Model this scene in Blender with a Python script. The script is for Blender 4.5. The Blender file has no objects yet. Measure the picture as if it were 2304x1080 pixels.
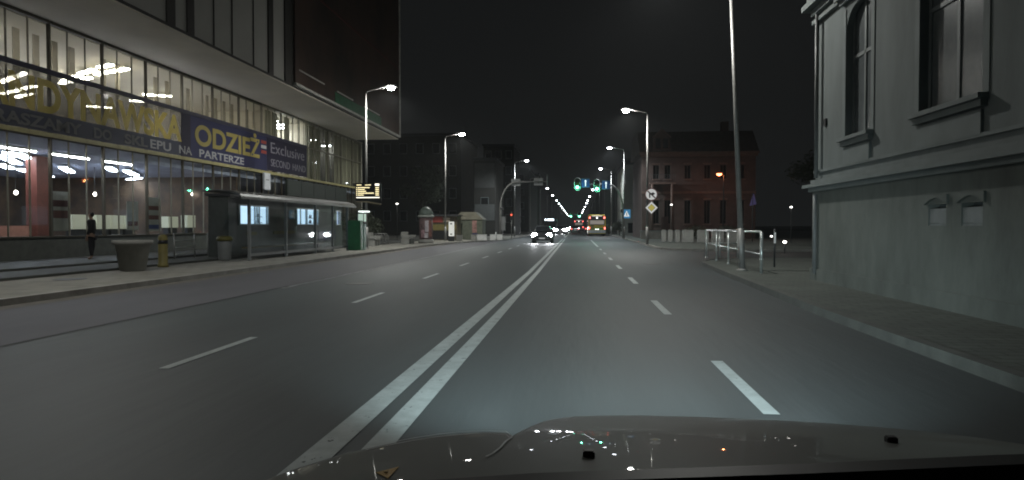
import bpy, bmesh, math, random
from math import radians, sin, cos, pi
from mathutils import Vector, Matrix
random.seed(7)
SC = bpy.context.scene
COL = SC.collection
# ------------------------------------------------------------------ camera
cam = bpy.data.cameras.new('camera'); cam.sensor_width = 36; cam.lens = 36*1515/2304
cam.clip_start = 0.05; cam.clip_end = 5000
camo = bpy.data.objects.new('camera', cam); COL.objects.link(camo)
camo.location = (0, 0, 1.5)
camo.rotation_euler = (radians(90)-math.atan(32/1515), 0, math.atan(144/1515))
SC.camera = camo
# ------------------------------------------------------------------ night sky, exposure
W = bpy.data.worlds.new('World'); SC.world = W; W.use_nodes = True
bg = W.node_tree.nodes['Background']
bg.inputs[0].default_value = (0.80, 0.86, 0.88, 1); bg.inputs[1].default_value = 0.0088
SC.view_settings.view_transform = 'Standard'; SC.view_settings.look = 'None'
SC.cycles.filter_width = 1.9     # a soft dashcam lens
SC.view_settings.exposure = 0; SC.view_settings.gamma = 1
LAMP_W = 2500            # street lamp, watts
HEAD_W = 2200             # our own headlamp
TUBE = 16.0               # shop tube emission
# ------------------------------------------------------------------ materials
MATS = {}
def mat(name, col, rough=.7, metal=0, var=.25, scale=3, bump=0, spec=.4, coat=0, stretch=(1,1,1), col2=None):
    if name in MATS: return MATS[name]
    m = bpy.data.materials.new(name); m.use_nodes = True; nt = m.node_tree; N = nt.nodes; L = nt.links
    b = N['Principled BSDF']
    b.inputs['Roughness'].default_value = rough; b.inputs['Metallic'].default_value = metal
    b.inputs['Specular IOR Level'].default_value = spec; b.inputs['Coat Weight'].default_value = coat
    tc = N.new('ShaderNodeTexCoord'); mp = N.new('ShaderNodeMapping'); mp.inputs['Scale'].default_value = stretch
    L.new(tc.outputs['Object'], mp.inputs['Vector'])
    n1 = N.new('ShaderNodeTexNoise'); n1.inputs['Scale'].default_value = scale; n1.inputs['Detail'].default_value = 6
    n1.inputs['Roughness'].default_value = .65
    L.new(mp.outputs[0], n1.inputs['Vector'])
    mx = N.new('ShaderNodeMix'); mx.data_type = 'RGBA'
    c2 = col2 or tuple(c*(1-var) for c in col); c1 = tuple(min(1, c*(1+var*.6)) for c in col)
    mx.inputs['A'].default_value = (*c2, 1); mx.inputs['B'].default_value = (*c1, 1)
    rp = N.new('ShaderNodeMapRange'); rp.inputs['From Min'].default_value = .3; rp.inputs['From Max'].default_value = .7
    L.new(n1.outputs['Fac'], rp.inputs['Value']); L.new(rp.outputs[0], mx.inputs['Factor'])
    L.new(mx.outputs['Result'], b.inputs['Base Color'])
    if bump:
        n2 = N.new('ShaderNodeTexNoise'); n2.inputs['Scale'].default_value = scale*14; n2.inputs['Detail'].default_value = 3
        L.new(mp.outputs[0], n2.inputs['Vector'])
        bp = N.new('ShaderNodeBump'); bp.inputs['Strength'].default_value = bump; bp.inputs['Distance'].default_value = .01
        L.new(n2.outputs['Fac'], bp.inputs['Height']); L.new(bp.outputs[0], b.inputs['Normal'])
    MATS[name] = m; return m
def emit(name, col, s):
    if name in MATS: return MATS[name]
    m = bpy.data.materials.new(name); m.use_nodes = True; nt = m.node_tree
    b = nt.nodes['Principled BSDF']; b.inputs['Base Color'].default_value = (*[c*.5 for c in col], 1)
    b.inputs['Emission Color'].default_value = (*col, 1); b.inputs['Emission Strength'].default_value = s
    MATS[name] = m; return m
def thin_glass(name, tint=(.9,.92,.9), refl=.5, alpha_extra=None):
    if name in MATS: return MATS[name]
    m = bpy.data.materials.new(name); m.use_nodes = True; nt = m.node_tree; N = nt.nodes; L = nt.links
    N.remove(N['Principled BSDF']); out = N['Material Output']
    t = N.new('ShaderNodeBsdfTransparent'); t.inputs[0].default_value = (*tint, 1)
    g = N.new('ShaderNodeBsdfGlossy'); g.inputs['Roughness'].default_value = .03; g.inputs[0].default_value = (.9,.9,.9,1)
    fr = N.new('ShaderNodeLayerWeight'); fr.inputs['Blend'].default_value = .25
    mu = N.new('ShaderNodeMath'); mu.operation = 'MULTIPLY'; mu.inputs[1].default_value = refl
    L.new(fr.outputs['Fresnel'], mu.inputs[0])
    mx = N.new('ShaderNodeMixShader'); L.new(mu.outputs[0], mx.inputs[0]); L.new(t.outputs[0], mx.inputs[1]); L.new(g.outputs[0], mx.inputs[2])
    L.new(mx.outputs[0], out.inputs[0]); MATS[name] = m; return m
def mesh_vinyl(name, col, see):           # perforated window film: partly see-through
    if name in MATS: return MATS[name]
    m = bpy.data.materials.new(name); m.use_nodes = True; nt = m.node_tree; N = nt.nodes; L = nt.links
    b = N['Principled BSDF']; b.inputs['Base Color'].default_value = (*col, 1); b.inputs['Roughness'].default_value = .6
    t = N.new('ShaderNodeBsdfTransparent'); mx = N.new('ShaderNodeMixShader')
    tc = N.new('ShaderNodeTexCoord'); n = N.new('ShaderNodeTexNoise'); n.inputs['Scale'].default_value = .6; n.inputs['Detail'].default_value = 4
    L.new(tc.outputs['Object'], n.inputs['Vector'])
    r = N.new('ShaderNodeMapRange'); r.inputs['From Min'].default_value = .3; r.inputs['From Max'].default_value = .7
    r.inputs['To Min'].default_value = see*.75; r.inputs['To Max'].default_value = min(1, see*1.25)
    L.new(n.outputs['Fac'], r.inputs['Value']); L.new(r.outputs[0], mx.inputs[0])
    tl = N.new('ShaderNodeBsdfTranslucent'); tl.inputs[0].default_value = (*col, 1)
    m2 = N.new('ShaderNodeMixShader'); m2.inputs[0].default_value = .5
    L.new(b.outputs[0], m2.inputs[1]); L.new(tl.outputs[0], m2.inputs[2])
    L.new(m2.outputs[0], mx.inputs[1]); L.new(t.outputs[0], mx.inputs[2])
    L.new(mx.outputs[0], N['Material Output'].inputs[0]); MATS[name] = m; return m

M_asph = mat('asphalt', (.043,.0535,.056), .62, var=.30, scale=.55, bump=.5, spec=.45, stretch=(1,.12,1))
M_bay = mat('bay_asphalt', (.082,.082,.092), .7, var=.18, scale=.7, bump=.25, stretch=(1,.2,1))
M_side = mat('side_asphalt', (.05,.047,.046), .8, var=.2, scale=.6, bump=.2)
M_paint = mat('road_paint', (.40,.44,.435), .6, var=.22, scale=5, bump=.1)
M_paintworn = mat('worn_paint', (.26,.27,.28), .7, var=.45, scale=4)
def worn(m, thr, scale):
    nt = m.node_tree; N = nt.nodes; L = nt.links; b = N['Principled BSDF']
    tc = N.new('ShaderNodeTexCoord'); n = N.new('ShaderNodeTexNoise'); n.inputs['Scale'].default_value = scale; n.inputs['Detail'].default_value = 8; n.inputs['Roughness'].default_value = .75
    L.new(tc.outputs['Object'], n.inputs['Vector'])
    r = N.new('ShaderNodeMapRange'); r.inputs['From Min'].default_value = thr; r.inputs['From Max'].default_value = thr+.04
    r.inputs['To Min'].default_value = 1; r.inputs['To Max'].default_value = .15
    L.new(n.outputs['Fac'], r.inputs['Value']); L.new(r.outputs[0], b.inputs['Alpha'])
worn(M_paint, .61, 9); worn(M_paintworn, .50, 6)
M_seam = mat('tar_seam', (.012,.012,.013), .7)
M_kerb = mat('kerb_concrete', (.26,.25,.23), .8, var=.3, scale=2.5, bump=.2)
M_gutter = mat('gutter_stone', (.13,.12,.105), .8, var=.3, scale=3, bump=.3)
M_slab = None
M_ground = mat('dark_soil', (.03,.03,.026), .95)
M_conc = mat('concrete', (.26,.255,.235), .85, var=.25, scale=2, bump=.2)
M_plinth = mat('dark_stone', (.075,.08,.07), .6, var=.3, scale=3)
M_white = mat('white_paint', (.72,.73,.72), .5, var=.08)
M_black = mat('black_plastic', (.012,.012,.013), .5, var=.2)
M_dark = mat('dark_metal', (.035,.036,.038), .5, var=.2)
M_steel = mat('galvanised_steel', (.27,.265,.255), .5, metal=.45, var=.15, scale=6)
M_stain = mat('stainless_steel', (.55,.58,.57), .28, metal=.65, var=.1, scale=6)
M_grey = mat('grey_paint', (.17,.175,.175), .5, var=.15)
M_rubber = mat('tyre_rubber', (.012,.012,.012), .85)
M_glassdark = mat('dark_glass', (.012,.014,.016), .08, spec=.6, var=.1)
def paving(name, c, sx, sy):
    m = mat(name, c, .85, var=.22, scale=1.2, bump=.15)
    nt = m.node_tree; N = nt.nodes; L = nt.links
    b = N['Principled BSDF']; src = b.inputs['Base Color'].links[0].from_socket
    br = N.new('ShaderNodeTexBrick'); br.inputs['Scale'].default_value = 1
    br.inputs['Brick Width'].default_value = sx; br.inputs['Row Height'].default_value = sy
    br.inputs['Mortar Size'].default_value = .012; br.offset = .5
    br.inputs['Color1'].default_value = (1,1,1,1); br.inputs['Color2'].default_value = (.82,.82,.82,1); br.inputs['Mortar'].default_value = (.45,.45,.45,1)
    tc = N.new('ShaderNodeTexCoord'); L.new(tc.outputs['Object'], br.inputs['Vector'])
    mu = N.new('ShaderNodeMix'); mu.data_type = 'RGBA'; mu.blend_type = 'MULTIPLY'; mu.inputs['Factor'].default_value = 1
    L.new(src, mu.inputs['A']); L.new(br.outputs['Color'], mu.inputs['B']); L.new(mu.outputs['Result'], b.inputs['Base Color'])
    return m
M_slab = paving('paving_slabs', (.24,.23,.20), .5, .5)
M_slab2 = paving('paving_slabs_grey', (.105,.118,.104), .4, .2)
# ------------------------------------------------------------------ mesh builder
class MB:
    def __init__(s): s.v = []; s.f = []; s.smooth = set()
    def quad(s, a, b, c, d): i = len(s.v); s.v += [a,b,c,d]; s.f.append((i,i+1,i+2,i+3)); return s
    def poly(s, pts): i = len(s.v); s.v += list(pts); s.f.append(tuple(range(i, i+len(pts)))); return s
    def box(s, x0, x1, y0, y1, z0, z1):
        i = len(s.v)
        s.v += [(x0,y0,z0),(x1,y0,z0),(x1,y1,z0),(x0,y1,z0),(x0,y0,z1),(x1,y0,z1),(x1,y1,z1),(x0,y1,z1)]
        s.f += [(i,i+3,i+2,i+1),(i+4,i+5,i+6,i+7),(i,i+1,i+5,i+4),(i+1,i+2,i+6,i+5),(i+2,i+3,i+7,i+6),(i+3,i,i+4,i+7)]
        return s
    def obox(s, c, ax, hx, hy, z0, z1):   # box turned about z: centre (x,y), axis angle, half sizes
        ca, sa = cos(ax), sin(ax); i = len(s.v)
        P = [(c[0]+dx*hx*ca-dy*hy*sa, c[1]+dx*hx*sa+dy*hy*ca) for dx,dy in ((-1,-1),(1,-1),(1,1),(-1,1))]
        s.v += [(x,y,z0) for x,y in P]+[(x,y,z1) for x,y in P]
        s.f += [(i+3,i+2,i+1,i),(i+4,i+5,i+6,i+7)]+[(i+k,i+(k+1)%4,i+4+(k+1)%4,i+4+k) for k in range(4)]
        return s
    def prism(s, pts, z0, z1):
        n = len(pts); i = len(s.v); s.v += [(x,y,z0) for x,y in pts]+[(x,y,z1) for x,y in pts]
        s.f.append(tuple(i+n-1-k for k in range(n))); s.f.append(tuple(i+n+k for k in range(n)))
        s.f += [(i+k,i+(k+1)%n,i+n+(k+1)%n,i+n+k) for k in range(n)]
        return s
    def extr(s, pts3, d):                  # extrude a 3-D polygon by a vector
        n = len(pts3); i = len(s.v); d = Vector(d)
        s.v += [tuple(p) for p in pts3]+[tuple(Vector(p)+d) for p in pts3]
        s.f.append(tuple(i+n-1-k for k in range(n))); s.f.append(tuple(i+n+k for k in range(n)))
        s.f += [(i+k,i+(k+1)%n,i+n+(k+1)%n,i+n+k) for k in range(n)]
        return s
    def tube(s, pts, r, n=8, caps=True):
        pts = [Vector(p) for p in pts]; rs = r if isinstance(r,(list,tuple)) else [r]*len(pts)
        rings = []; up = None
        for k,p in enumerate(pts):
            t = (pts[min(k+1,len(pts)-1)]-pts[max(k-1,0)]).normalized()
            if up is None:
                up = t.cross(Vector((0,0,1)) if abs(t.z)<.9 else Vector((1,0,0))).normalized()
            u = (up - t*up.dot(t)).normalized(); w = t.cross(u); up = u
            i = len(s.v); rings.append(i)
            for j in range(n):
                a = 2*pi*j/n; s.v.append(tuple(p+(u*cos(a)+w*sin(a))*rs[k]))
        for a,b in zip(rings, rings[1:]):
            for j in range(n):
                s.smooth.add(len(s.f)); s.f.append((a+j,a+(j+1)%n,b+(j+1)%n,b+j))
        if caps:
            s.f.append(tuple(rings[0]+n-1-j for j in range(n))); s.f.append(tuple(rings[-1]+j for j in range(n)))
        return s
    def lathe(s, c, prof, n=20, axis='z'):  # prof: (radius, height)
        rings = []
        for r,h in prof:
            i = len(s.v); rings.append(i)
            for j in range(n):
                a = 2*pi*j/n
                if axis=='z': s.v.append((c[0]+r*cos(a), c[1]+r*sin(a), c[2]+h))
                elif axis=='y': s.v.append((c[0]+r*cos(a), c[1]-h, c[2]+r*sin(a)))
                else: s.v.append((c[0]+h, c[1]+r*cos(a), c[2]+r*sin(a)))
        for a,b in zip(rings, rings[1:]):
            for j in range(n): s.smooth.add(len(s.f)); s.f.append((a+j,a+(j+1)%n,b+(j+1)%n,b+j))
        s.f.append(tuple(rings[0]+n-1-j for j in range(n))); s.f.append(tuple(rings[-1]+j for j in range(n)))
        return s
    def mesh(s, name, m, bevel=0):
        me = bpy.data.meshes.new(name); me.from_pydata(s.v, [], s.f)
        for k in s.smooth: me.polygons[k].use_smooth = True
        if bevel:
            bm = bmesh.new(); bm.from_mesh(me)
            bmesh.ops.remove_doubles(bm, verts=bm.verts, dist=1e-5)
            bmesh.ops.bevel(bm, geom=list(bm.edges), offset=bevel, segments=2, affect='EDGES', clamp_overlap=True)
            bm.to_mesh(me); bm.free()
        me.materials.append(m); me.update(); return me
    def build(s, name, m, parent=None, bevel=0):
        o = bpy.data.objects.new(name, s.mesh(name, m, bevel)); COL.objects.link(o)
        if parent: o.parent = parent
        return o
def tag(o, label=None, cat=None, group=None, kind=None):
    if label: o['label'] = label
    if cat: o['category'] = cat
    if group: o['group'] = group
    if kind: o['kind'] = kind
    return o
def thing(name, label, cat, loc=(0,0,0), rz=0, group=None):
    o = bpy.data.objects.new(name, None); o.empty_display_size = .2; COL.objects.link(o)
    o.location = loc; o.rotation_euler = (0,0,rz); return tag(o, label, cat, group)
def copy_tree(o, parent=None):
    c = o.copy(); COL.objects.link(c)
    if parent: c.parent = parent
    for ch in list(o.children): copy_tree(ch, c)
    return c
def struct(name, mb, m): return tag(mb.build(name, m), kind='structure')
def spot(name, parent, loc, rot, power, color, ang, blend=.6, r=.12):
    l = bpy.data.lights.new(name, 'SPOT'); l.energy = power; l.color = color; l.spot_size = radians(ang); l.spot_blend = blend; l.shadow_soft_size = r
    o = bpy.data.objects.new(name, l); COL.objects.link(o); o.parent = parent; o.location = loc; o.rotation_euler = rot; return o
def point(name, parent, loc, power, color, r=.1):
    l = bpy.data.lights.new(name, 'POINT'); l.energy = power; l.color = color; l.shadow_soft_size = r
    o = bpy.data.objects.new(name, l); COL.objects.link(o); o.parent = parent; o.location = loc; return o
def text_mesh(name, txt, m, parent, origin, width, height, facing, depth=.02, bold=.02):
    """lettering fitted to width x height, baseline start at origin. facing '+x' reads along +Y, '-y' reads along +X"""
    cu = bpy.data.curves.new(name, 'FONT'); cu.body = txt; cu.size = 1; cu.extrude = .01; cu.offset = bold
    t = bpy.data.objects.new(name, cu); COL.objects.link(t)
    bpy.context.view_layer.update()
    me = bpy.data.meshes.new_from_object(t.evaluated_get(bpy.context.evaluated_depsgraph_get()))
    bpy.data.objects.remove(t); bpy.data.curves.remove(cu)
    xs = [v.co.x for v in me.vertices]
    x0, x1 = min(xs), max(xs)
    sx = width/(x1-x0); sy = height/.73
    for v in me.vertices:
        x = (v.co.x-x0)*sx; y = v.co.y*sy; z = v.co.z*depth/.02
        v.co = (z, x, y) if facing=='+x' else (x, -z, y)
    me.materials.clear(); me.materials.append(m); me.name = name
    o = bpy.data.objects.new(name, me); COL.objects.link(o); o.parent = parent; o.location = origin; return o

# =================================================================== SETTING
struct('ground', MB().quad((-1500,-300,-.05),(1500,-300,-.05),(1500,2500,-.05),(-1500,2500,-.05)), M_ground)
KR = [(4.0,-45),(4.0,9),(4.05,12),(4.4,20),(4.75,26)]                 # right kerb line, near block
corner = [(4.75+.06*0+4.0*(1-cos(a)), 26+4.0*sin(a)) for a in [radians(d) for d in range(15,91,15)]]
KR += corner + [(60,30.0)]
KF = [(60,40.2),(9.2,40.2)] + [(9.2-4.0*sin(a), 44.2-4.0*cos(a)) for a in [radians(d) for d in range(15,91,15)]] + [(5.25,60),(5.35,80),(5.35,900)]
rd = MB()
rd.poly([(-7.1,-45,0)]+[(x,y,0) for x,y in KR]+[(x,y,0) for x,y in KF]+[(-7.1,900,0)])
struct('road', rd, M_asph)
struct('side_road', MB().quad((9,30.1,.004),(60,30.1,.004),(60,40.1,.004),(9,40.1,.004)), M_side)
KL = [(-10.6,-45),(-10.6,40),(-10.75,47),(-10.5,53),(-9.6,59),(-8.2,66),(-7.25,71),(-7.1,80),(-7.1,900)]
struct('bus_bay', MB().poly([(-7.1,-45,.0)]+[(-7.1,71,.0)]+[(x,y,.0) for x,y in KL[:7]][::-1]), M_bay)
g = MB(); gl = [(-10.6,-45),(-10.6,40),(-10.75,47),(-10.5,53)]
for (x0,y0),(x1,y1) in zip(gl, gl[1:]): g.quad((x0,y0,.005),(x0+.42,y0,.005),(x1+.42,y1,.005),(x1,y1,.005))
struct('gutter', g, M_gutter)
def strip_wall(pts, w, z0, z1):           # a kerb of constant width along a polyline (w to the left of travel)
    mb = MB(); P = [Vector((x,y)) for x,y in pts]; Q = []
    for k,p in enumerate(P):
        t = (P[min(k+1,len(P)-1)]-P[max(k-1,0)]).normalized(); Q.append(p+Vector((-t.y,t.x))*w)
    for k in range(len(P)-1):
        a,b,c,d = P[k],P[k+1],Q[k+1],Q[k]
        mb.quad((a.x,a.y,z1),(b.x,b.y,z1),(c.x,c.y,z1),(d.x,d.y,z1)); mb.quad((a.x,a.y,z0),(b.x,b.y,z0),(b.x,b.y,z1),(a.x,a.y,z1))
        mb.quad((d.x,d.y,z0),(c.x,c.y,z0),(c.x,c.y,z1),(d.x,d.y,z1))
    return mb
struct('kerb', strip_wall(KL, .16, -.04, .135), M_kerb)
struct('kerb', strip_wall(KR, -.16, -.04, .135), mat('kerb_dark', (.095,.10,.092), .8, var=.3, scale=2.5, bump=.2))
struct('kerb', strip_wall(KF, -.16, -.04, .135), M_kerb)
struct('pavement', MB().poly([(x-.15,y,.12) for x,y in KL]+[(-60,900,.12),(-60,64,.12),(-14.2,64,.12),(-14.2,-45,.12)]), M_slab)
struct('pavement', MB().poly([(x+.15,y-.15*(k>4),.12) for k,(x,y) in enumerate(KR)]+[(60,-45,.12)]), M_slab2)
struct('pavement', MB().poly([(60,900,.12),(60,40.35,.12)]+[(x+.15,y+.15*(k<4),.12) for k,(x,y) in enumerate(KF[1:])]), M_slab2)
st = MB(); st.box(-16.2,-14.2,-45,62,-.05,.19); struct('steps', st, mat('step_stone', (.045,.047,.043), .75, var=.3, scale=3))
struct('terrace', MB().box(-20,-16.2,-45,62,-.05,.26), MATS['step_stone'])
# markings
def strip(name, x, w, segs, m, z=.006):
    mb = MB()
    for y0,y1 in segs: mb.quad((x-w/2,y0,z),(x+w/2,y0,z),(x+w/2,y1,z),(x-w/2,y1,z))
    return struct(name, mb, m)
struct('centre_line', MB().quad((-1.80,2.4,.006),(-1.58,2.4,.006),(-1.42,22,.006),(-1.56,22,.006)).quad((-1.56,22,.006),(-1.42,22,.006),(-1.42,76,.006),(-1.56,76,.006)), M_paint)
struct('centre_line', MB().quad((-1.44,2.4,.006),(-1.24,2.4,.006),(-1.17,22,.006),(-1.30,22,.006)).quad((-1.30,22,.006),(-1.17,22,.006),(-1.17,76,.006),(-1.30,76,.006)), M_paint)
strip('lane_line', 1.55, .13, [(5.38+6.05*k+.1, 7.5+6.05*k+.1) for k in range(-1,7)]+[(48,70)], M_paint)
strip('lane_line', -4.3, .11, [(6.65+6.05*k, 8.65+6.05*k) for k in range(-1,11)], M_paint)
strip('bay_seam', -7.1, .06, [(-45,20)], M_seam)
strip('bay_line', -7.02, .16, [(15.5,60)], M_paintworn)
zb = MB()
for k in range(9):
    x = -6.6+1.25*k; zb.quad((x,79.3,.006),(x+.6,79.3,.006),(x+.6,83.2,.006),(x,83.2,.006))
struct('crossing', zb, M_paintworn)
strip('lane_line', 1.55, .13, [(90+6*k, 92+6*k) for k in range(50)], M_paint)
strip('lane_line', -4.3, .11, [(90+6*k, 92+6*k) for k in range(50)], M_paint)
strip('centre_line', -1.4, .2, [(86,600)], M_paint)
struct('manhole_cover', MB().lathe((-13.0,16.2,.121),[(.38,0),(.38,.006)],20), M_dark)
for j,(x,y) in enumerate(((-5.6,17.0),(3.0,27.0))):
    struct('manhole_cover', MB().lathe((x,y,.001),[(.36,0),(.36,.006),(.30,.006),(.30,.004)],24), mat('cast_iron',(.030,.030,.030),.5,var=.4,scale=14))
# patch where the side street joins
struct('drain_cover', MB().box(5.35,5.75,45.0,45.5,.0,.008), M_dark)

# =================================================================== STREET LAMPS
E_led = emit('led_light', (1,.97,.90), 260)
E_led2 = emit('led_light_far', (.86,.93,1), 45)
def make_lamp(side, label, group, arm=1.45, light=True, cool=False, lit=True, k=1):
    t = thing('street_lamp', label, 'street lamp', group=group)
    MB().tube([(0,0,.0),(0,0,1.3)],[.105,.10],10).tube([(0,0,1.3),(0,0,9.3)],[.082,.05],10).build('pole', M_steel, t)
    MB().lathe((0,0,0),[(.17,0),(.17,.03),(.11,.05)],12).build('base_plate', M_steel, t)
    d = side
    MB().tube([(0,0,9.25),(d*.12,0,9.42),(d*.45,0,9.5),(d*(arm-.3),0,9.62)],[.045,.045,.04,.035],8).build('arm', M_steel, t)
    h = MB().extr([(d*(arm-.42),-.13,9.60),(d*(arm+.42),-.16,9.64),(d*(arm+.42),.16,9.64),(d*(arm-.42),.13,9.60)],(0,0,.10)).build('lamp_head', M_grey, t)
    MB().lathe((d*(arm+.08),0,9.60),[(.05,-.14),(.17,-.10),(.22,-.03),(.22,.03)],14).build('lens', (E_led2 if cool else E_led) if lit else M_glassdark, h)
    if light:
        spot('lamp_light', h, (d*(arm+.08),0,9.40), (0, radians(-d*-6), 0), LAMP_W*k, (.88,.96,1) if cool else (.98,1,.95), 165, .5, .15)
    return t
def put(t, x, y): t.location = (x,y,.12); return t
put(make_lamp(1,'tall street lamp by the departure board, its lit head over the bus bay','lit street lamps'),-12.52,39.4)
put(make_lamp(1,'street lamp behind the round advertising column, second lit one on the left','lit street lamps'),-11.75,60)
put(make_lamp(1,'lit street lamp just behind the left arched gantry','lit street lamps',cool=True),-7.75,85)
put(make_lamp(1,'unlit street lamp pole behind the arched gantry, no glow at its top','street lamps along the left kerb',light=False,lit=False),-7.8,115)
far_l = None; far_r = None
for y in (148,182,219,250,281,315,352,392,440,500,560):
    if far_l is None: far_l = make_lamp(1,'small distant lit street lamp in the receding row left of the road','distant street lamps in the left row',light=False,cool=True); c = far_l
    else: c = copy_tree(far_l)
    put(c,-7.8,y)
l = make_lamp(-1,'nearest grey lamp pole rising out of frame beside the steel railing','lit street lamps',arm=2.1,k=.6); put(l,5.12,21.4); l.rotation_euler = (0, radians(-2.6), 0)
put(make_lamp(-1,'lit street lamp carrying the round no-turn sign and yellow diamond sign','lit street lamps'),5.05,48.7)
put(make_lamp(-1,'lit street lamp carrying the blue pedestrian crossing sign','lit street lamps',cool=True),5.05,72)
put(make_lamp(-1,'lit street lamp above the rear of the yellow bus','lit street lamps',cool=True),5.05,98)
for y in (126,155,190,219,247,295,340,390,440,500,560):
    if far_r is None: far_r = make_lamp(-1,'small distant lit street lamp in the receding row right of the road','distant street lamps in the right row',light=False,cool=True); c = far_r
    else: c = copy_tree(far_r)
    put(c,5.3,y)
# lamps of the same street that stand beside and behind the camera (outside the frame, their light falls in it)
put(make_lamp(1,'street lamp beside the shop terrace, out of frame on the left','lit street lamps',k=.45),-12.5,12.6)

# =================================================================== DEPARTMENT STORE (left)
FX = -20.0; BY0, BY1 = 15.3, 61.7; BAY = 2.9
store = thing('department_store','large glazed store on the left, lit shop floors under a deep overhanging upper block','building',(FX,BY0,0))
def sp(mb, name, m, parent=store, **k):   # build in world coordinates, parent with offset
    o = mb.build(name, m, None, **k); o.parent = parent
    p = parent; off = Vector((0,0,0))
    while p: off += p.location; p = p.parent
    o.location = -off; return o
M_soff = mat('soffit_plaster', (.78,.73,.64), .8, var=.10, scale=.5)
M_fasc = mat('fascia_panel', (.42,.42,.39), .7, var=.12, scale=.3)
M_fdark = mat('fascia_strip', (.035,.033,.03), .7)
M_frame = mat('bronze_frame', (.085,.075,.055), .5, metal=.3)
M_frameL = mat('alu_frame', (.24,.22,.17), .5, metal=.3)
M_warm = mat('cream_wall', (.62,.56,.44), .8, var=.1, scale=.5)
M_warmc = mat('cream_ceiling', (.66,.60,.47), .8, var=.08, scale=.5)
M_bluec = mat('white_ceiling', (.42,.46,.62), .7, var=.2, scale=1)
M_red = mat('red_wall', (.135,.088,.055), .7, var=.6, scale=.9, col2=(.06,.048,.042))
M_floor = mat('shop_floor', (.22,.19,.17), .4)
M_pane = thin_glass('shop_glass', (.80,.82,.78), .55)
sp(MB().box(FX-.25,FX,BY0,BY1,.0,1.05), 'plinth', M_plinth)
sp(MB().box(FX-17,FX-.3,BY0,BY1-.3,4.45,4.95), 'floor_slab', M_bluec)
sp(MB().box(FX-17,FX-.3,BY0,BY1-.3,.2,.3), 'shop_floor', M_floor)
sp(MB().box(FX-17,FX-.3,BY0,BY1-.3,9.22,9.28), 'interior_ceiling', M_warmc)
sp(MB().box(FX-17.2,FX-17,BY0,BY1,5.0,9.2), 'interior_wall', M_warm)
sp(MB().box(FX-14,FX-13.8,BY0,BY1,.3,4.44), 'interior_wall', M_red)
sp(MB().box(FX-16.9,FX-.35,43.6,43.8,4.96,9.2), 'partition', M_warm)
sp(MB().box(FX-16.9,FX-.35,49.2,49.4,4.96,9.2), 'partition', M_warm)
sp(MB().box(FX-13.9,FX-.35,38.8,39.0,.3,4.44), 'partition', M_red)
sp(MB().box(FX-17.2,FX,BY1-.25,BY1,.2,9.3), 'end_wall', mat('end_wall', (.30,.29,.25), .8))
sp(MB().box(FX-17.2,FX,BY0-.25,BY0,.2,9.3), 'end_wall', MATS['end_wall'])
# glazing, one window per bay and storey
nb = int(round((BY1-BY0)/BAY))
for k in range(nb):
    y0 = BY0+k*BAY; y1 = y0+BAY
    for (z0,z1,n) in ((1.05,4.95,3),(4.95,9.3,3)):
        fr = MB()
        fr.box(FX-.06,FX+.05,y0-.045,y0+.045,z0,z1)
        fr.box(FX-.10,FX+.08,y0+.055,y1-.055,z1-.12,z1-.0); fr.box(FX-.10,FX+.08,y0+.055,y1-.055,z0,z0+.06)
        if z0 > 4: fr.box(FX-.06,FX+.04,y0+.055,y1-.055,7.32,7.40)
        w = sp(fr, 'window', M_frame if (k<9 or z0<4) else M_frameL)
        for q in range(2): MB().box(FX-.05,FX+.0,y0+BAY*(q+1)/3-.022,y0+BAY*(q+1)/3+.022,z0+.06,z1-.12).build('mullion', M_frameL, w)
        p = MB().quad((FX-.03,y0+.055,z0+.06),(FX-.03,y1-.055,z0+.06),(FX-.03,y1-.055,z1-.12),(FX-.03,y0+.055,z1-.12)).build('pane', M_pane, w)
# dark and pale blind panels behind the last bays
M_blind = mat('window_blind', (.42,.40,.31), .8, var=.25, scale=.8, stretch=(1,3,.1))
for k in range(9, nb):
    y0 = BY0+k*BAY
    for j in range(3):
        if (k,j) in ((9,0),(10,0),(10,2),(11,0),(11,1),(12,2),(13,1)): continue
        a = y0+BAY*j/3+.08
        sp(MB().box(FX-.28,FX-.24,a,a+BAY/3-.16,5.0+.4*((k*j)%2),9.1), 'blind', M_blind)
for k in range(0, 10):
    y0 = BY0+k*BAY
    for j in range(3):
        a = y0+BAY*j/3+.1
        if random.random() < .6:
            sp(MB().box(FX-1.6,FX-1.56,a,a+.32,7.2,9.15), 'curtain', mesh_vinyl('curtain_cloth', (.46,.42,.34), .35))
sp(MB().box(FX-.02,FX+.16,BY0,BY1,4.86,5.02), 'ledge', mat('ledge_metal', (.36,.32,.14), .5))
# overhanging upper block
UX = -16.0; UY0, UY1 = 12.5, 59.8
sp(MB().box(FX-17.2,UX+.0,UY0,UY1,9.3,9.42), 'soffit', M_soff)
sp(MB().box(FX-17.2,UX-.05,UY0,UY1-.05,9.42,24), 'upper_wall', M_fasc)
sp(MB().box(UX-.05,UX+.06,UY0,UY1,9.36,9.46), 'soffit_edge', M_fdark)
for a,b in ((25.2,25.75),(26.6,27.1),(20.0,20.5),(34.0,34.55),(36.0,37.0)):
    sp(MB().box(UX-.05,UX+.02,a,b,9.46,24), 'fascia_strip', M_fdark)
for a in (22.6, 30.3, 28.7, 32.4):
    sp(MB().box(UX-.05,UX+.004,a-.012,a+.012,9.46,24), 'panel_joint', M_fdark)
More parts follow.
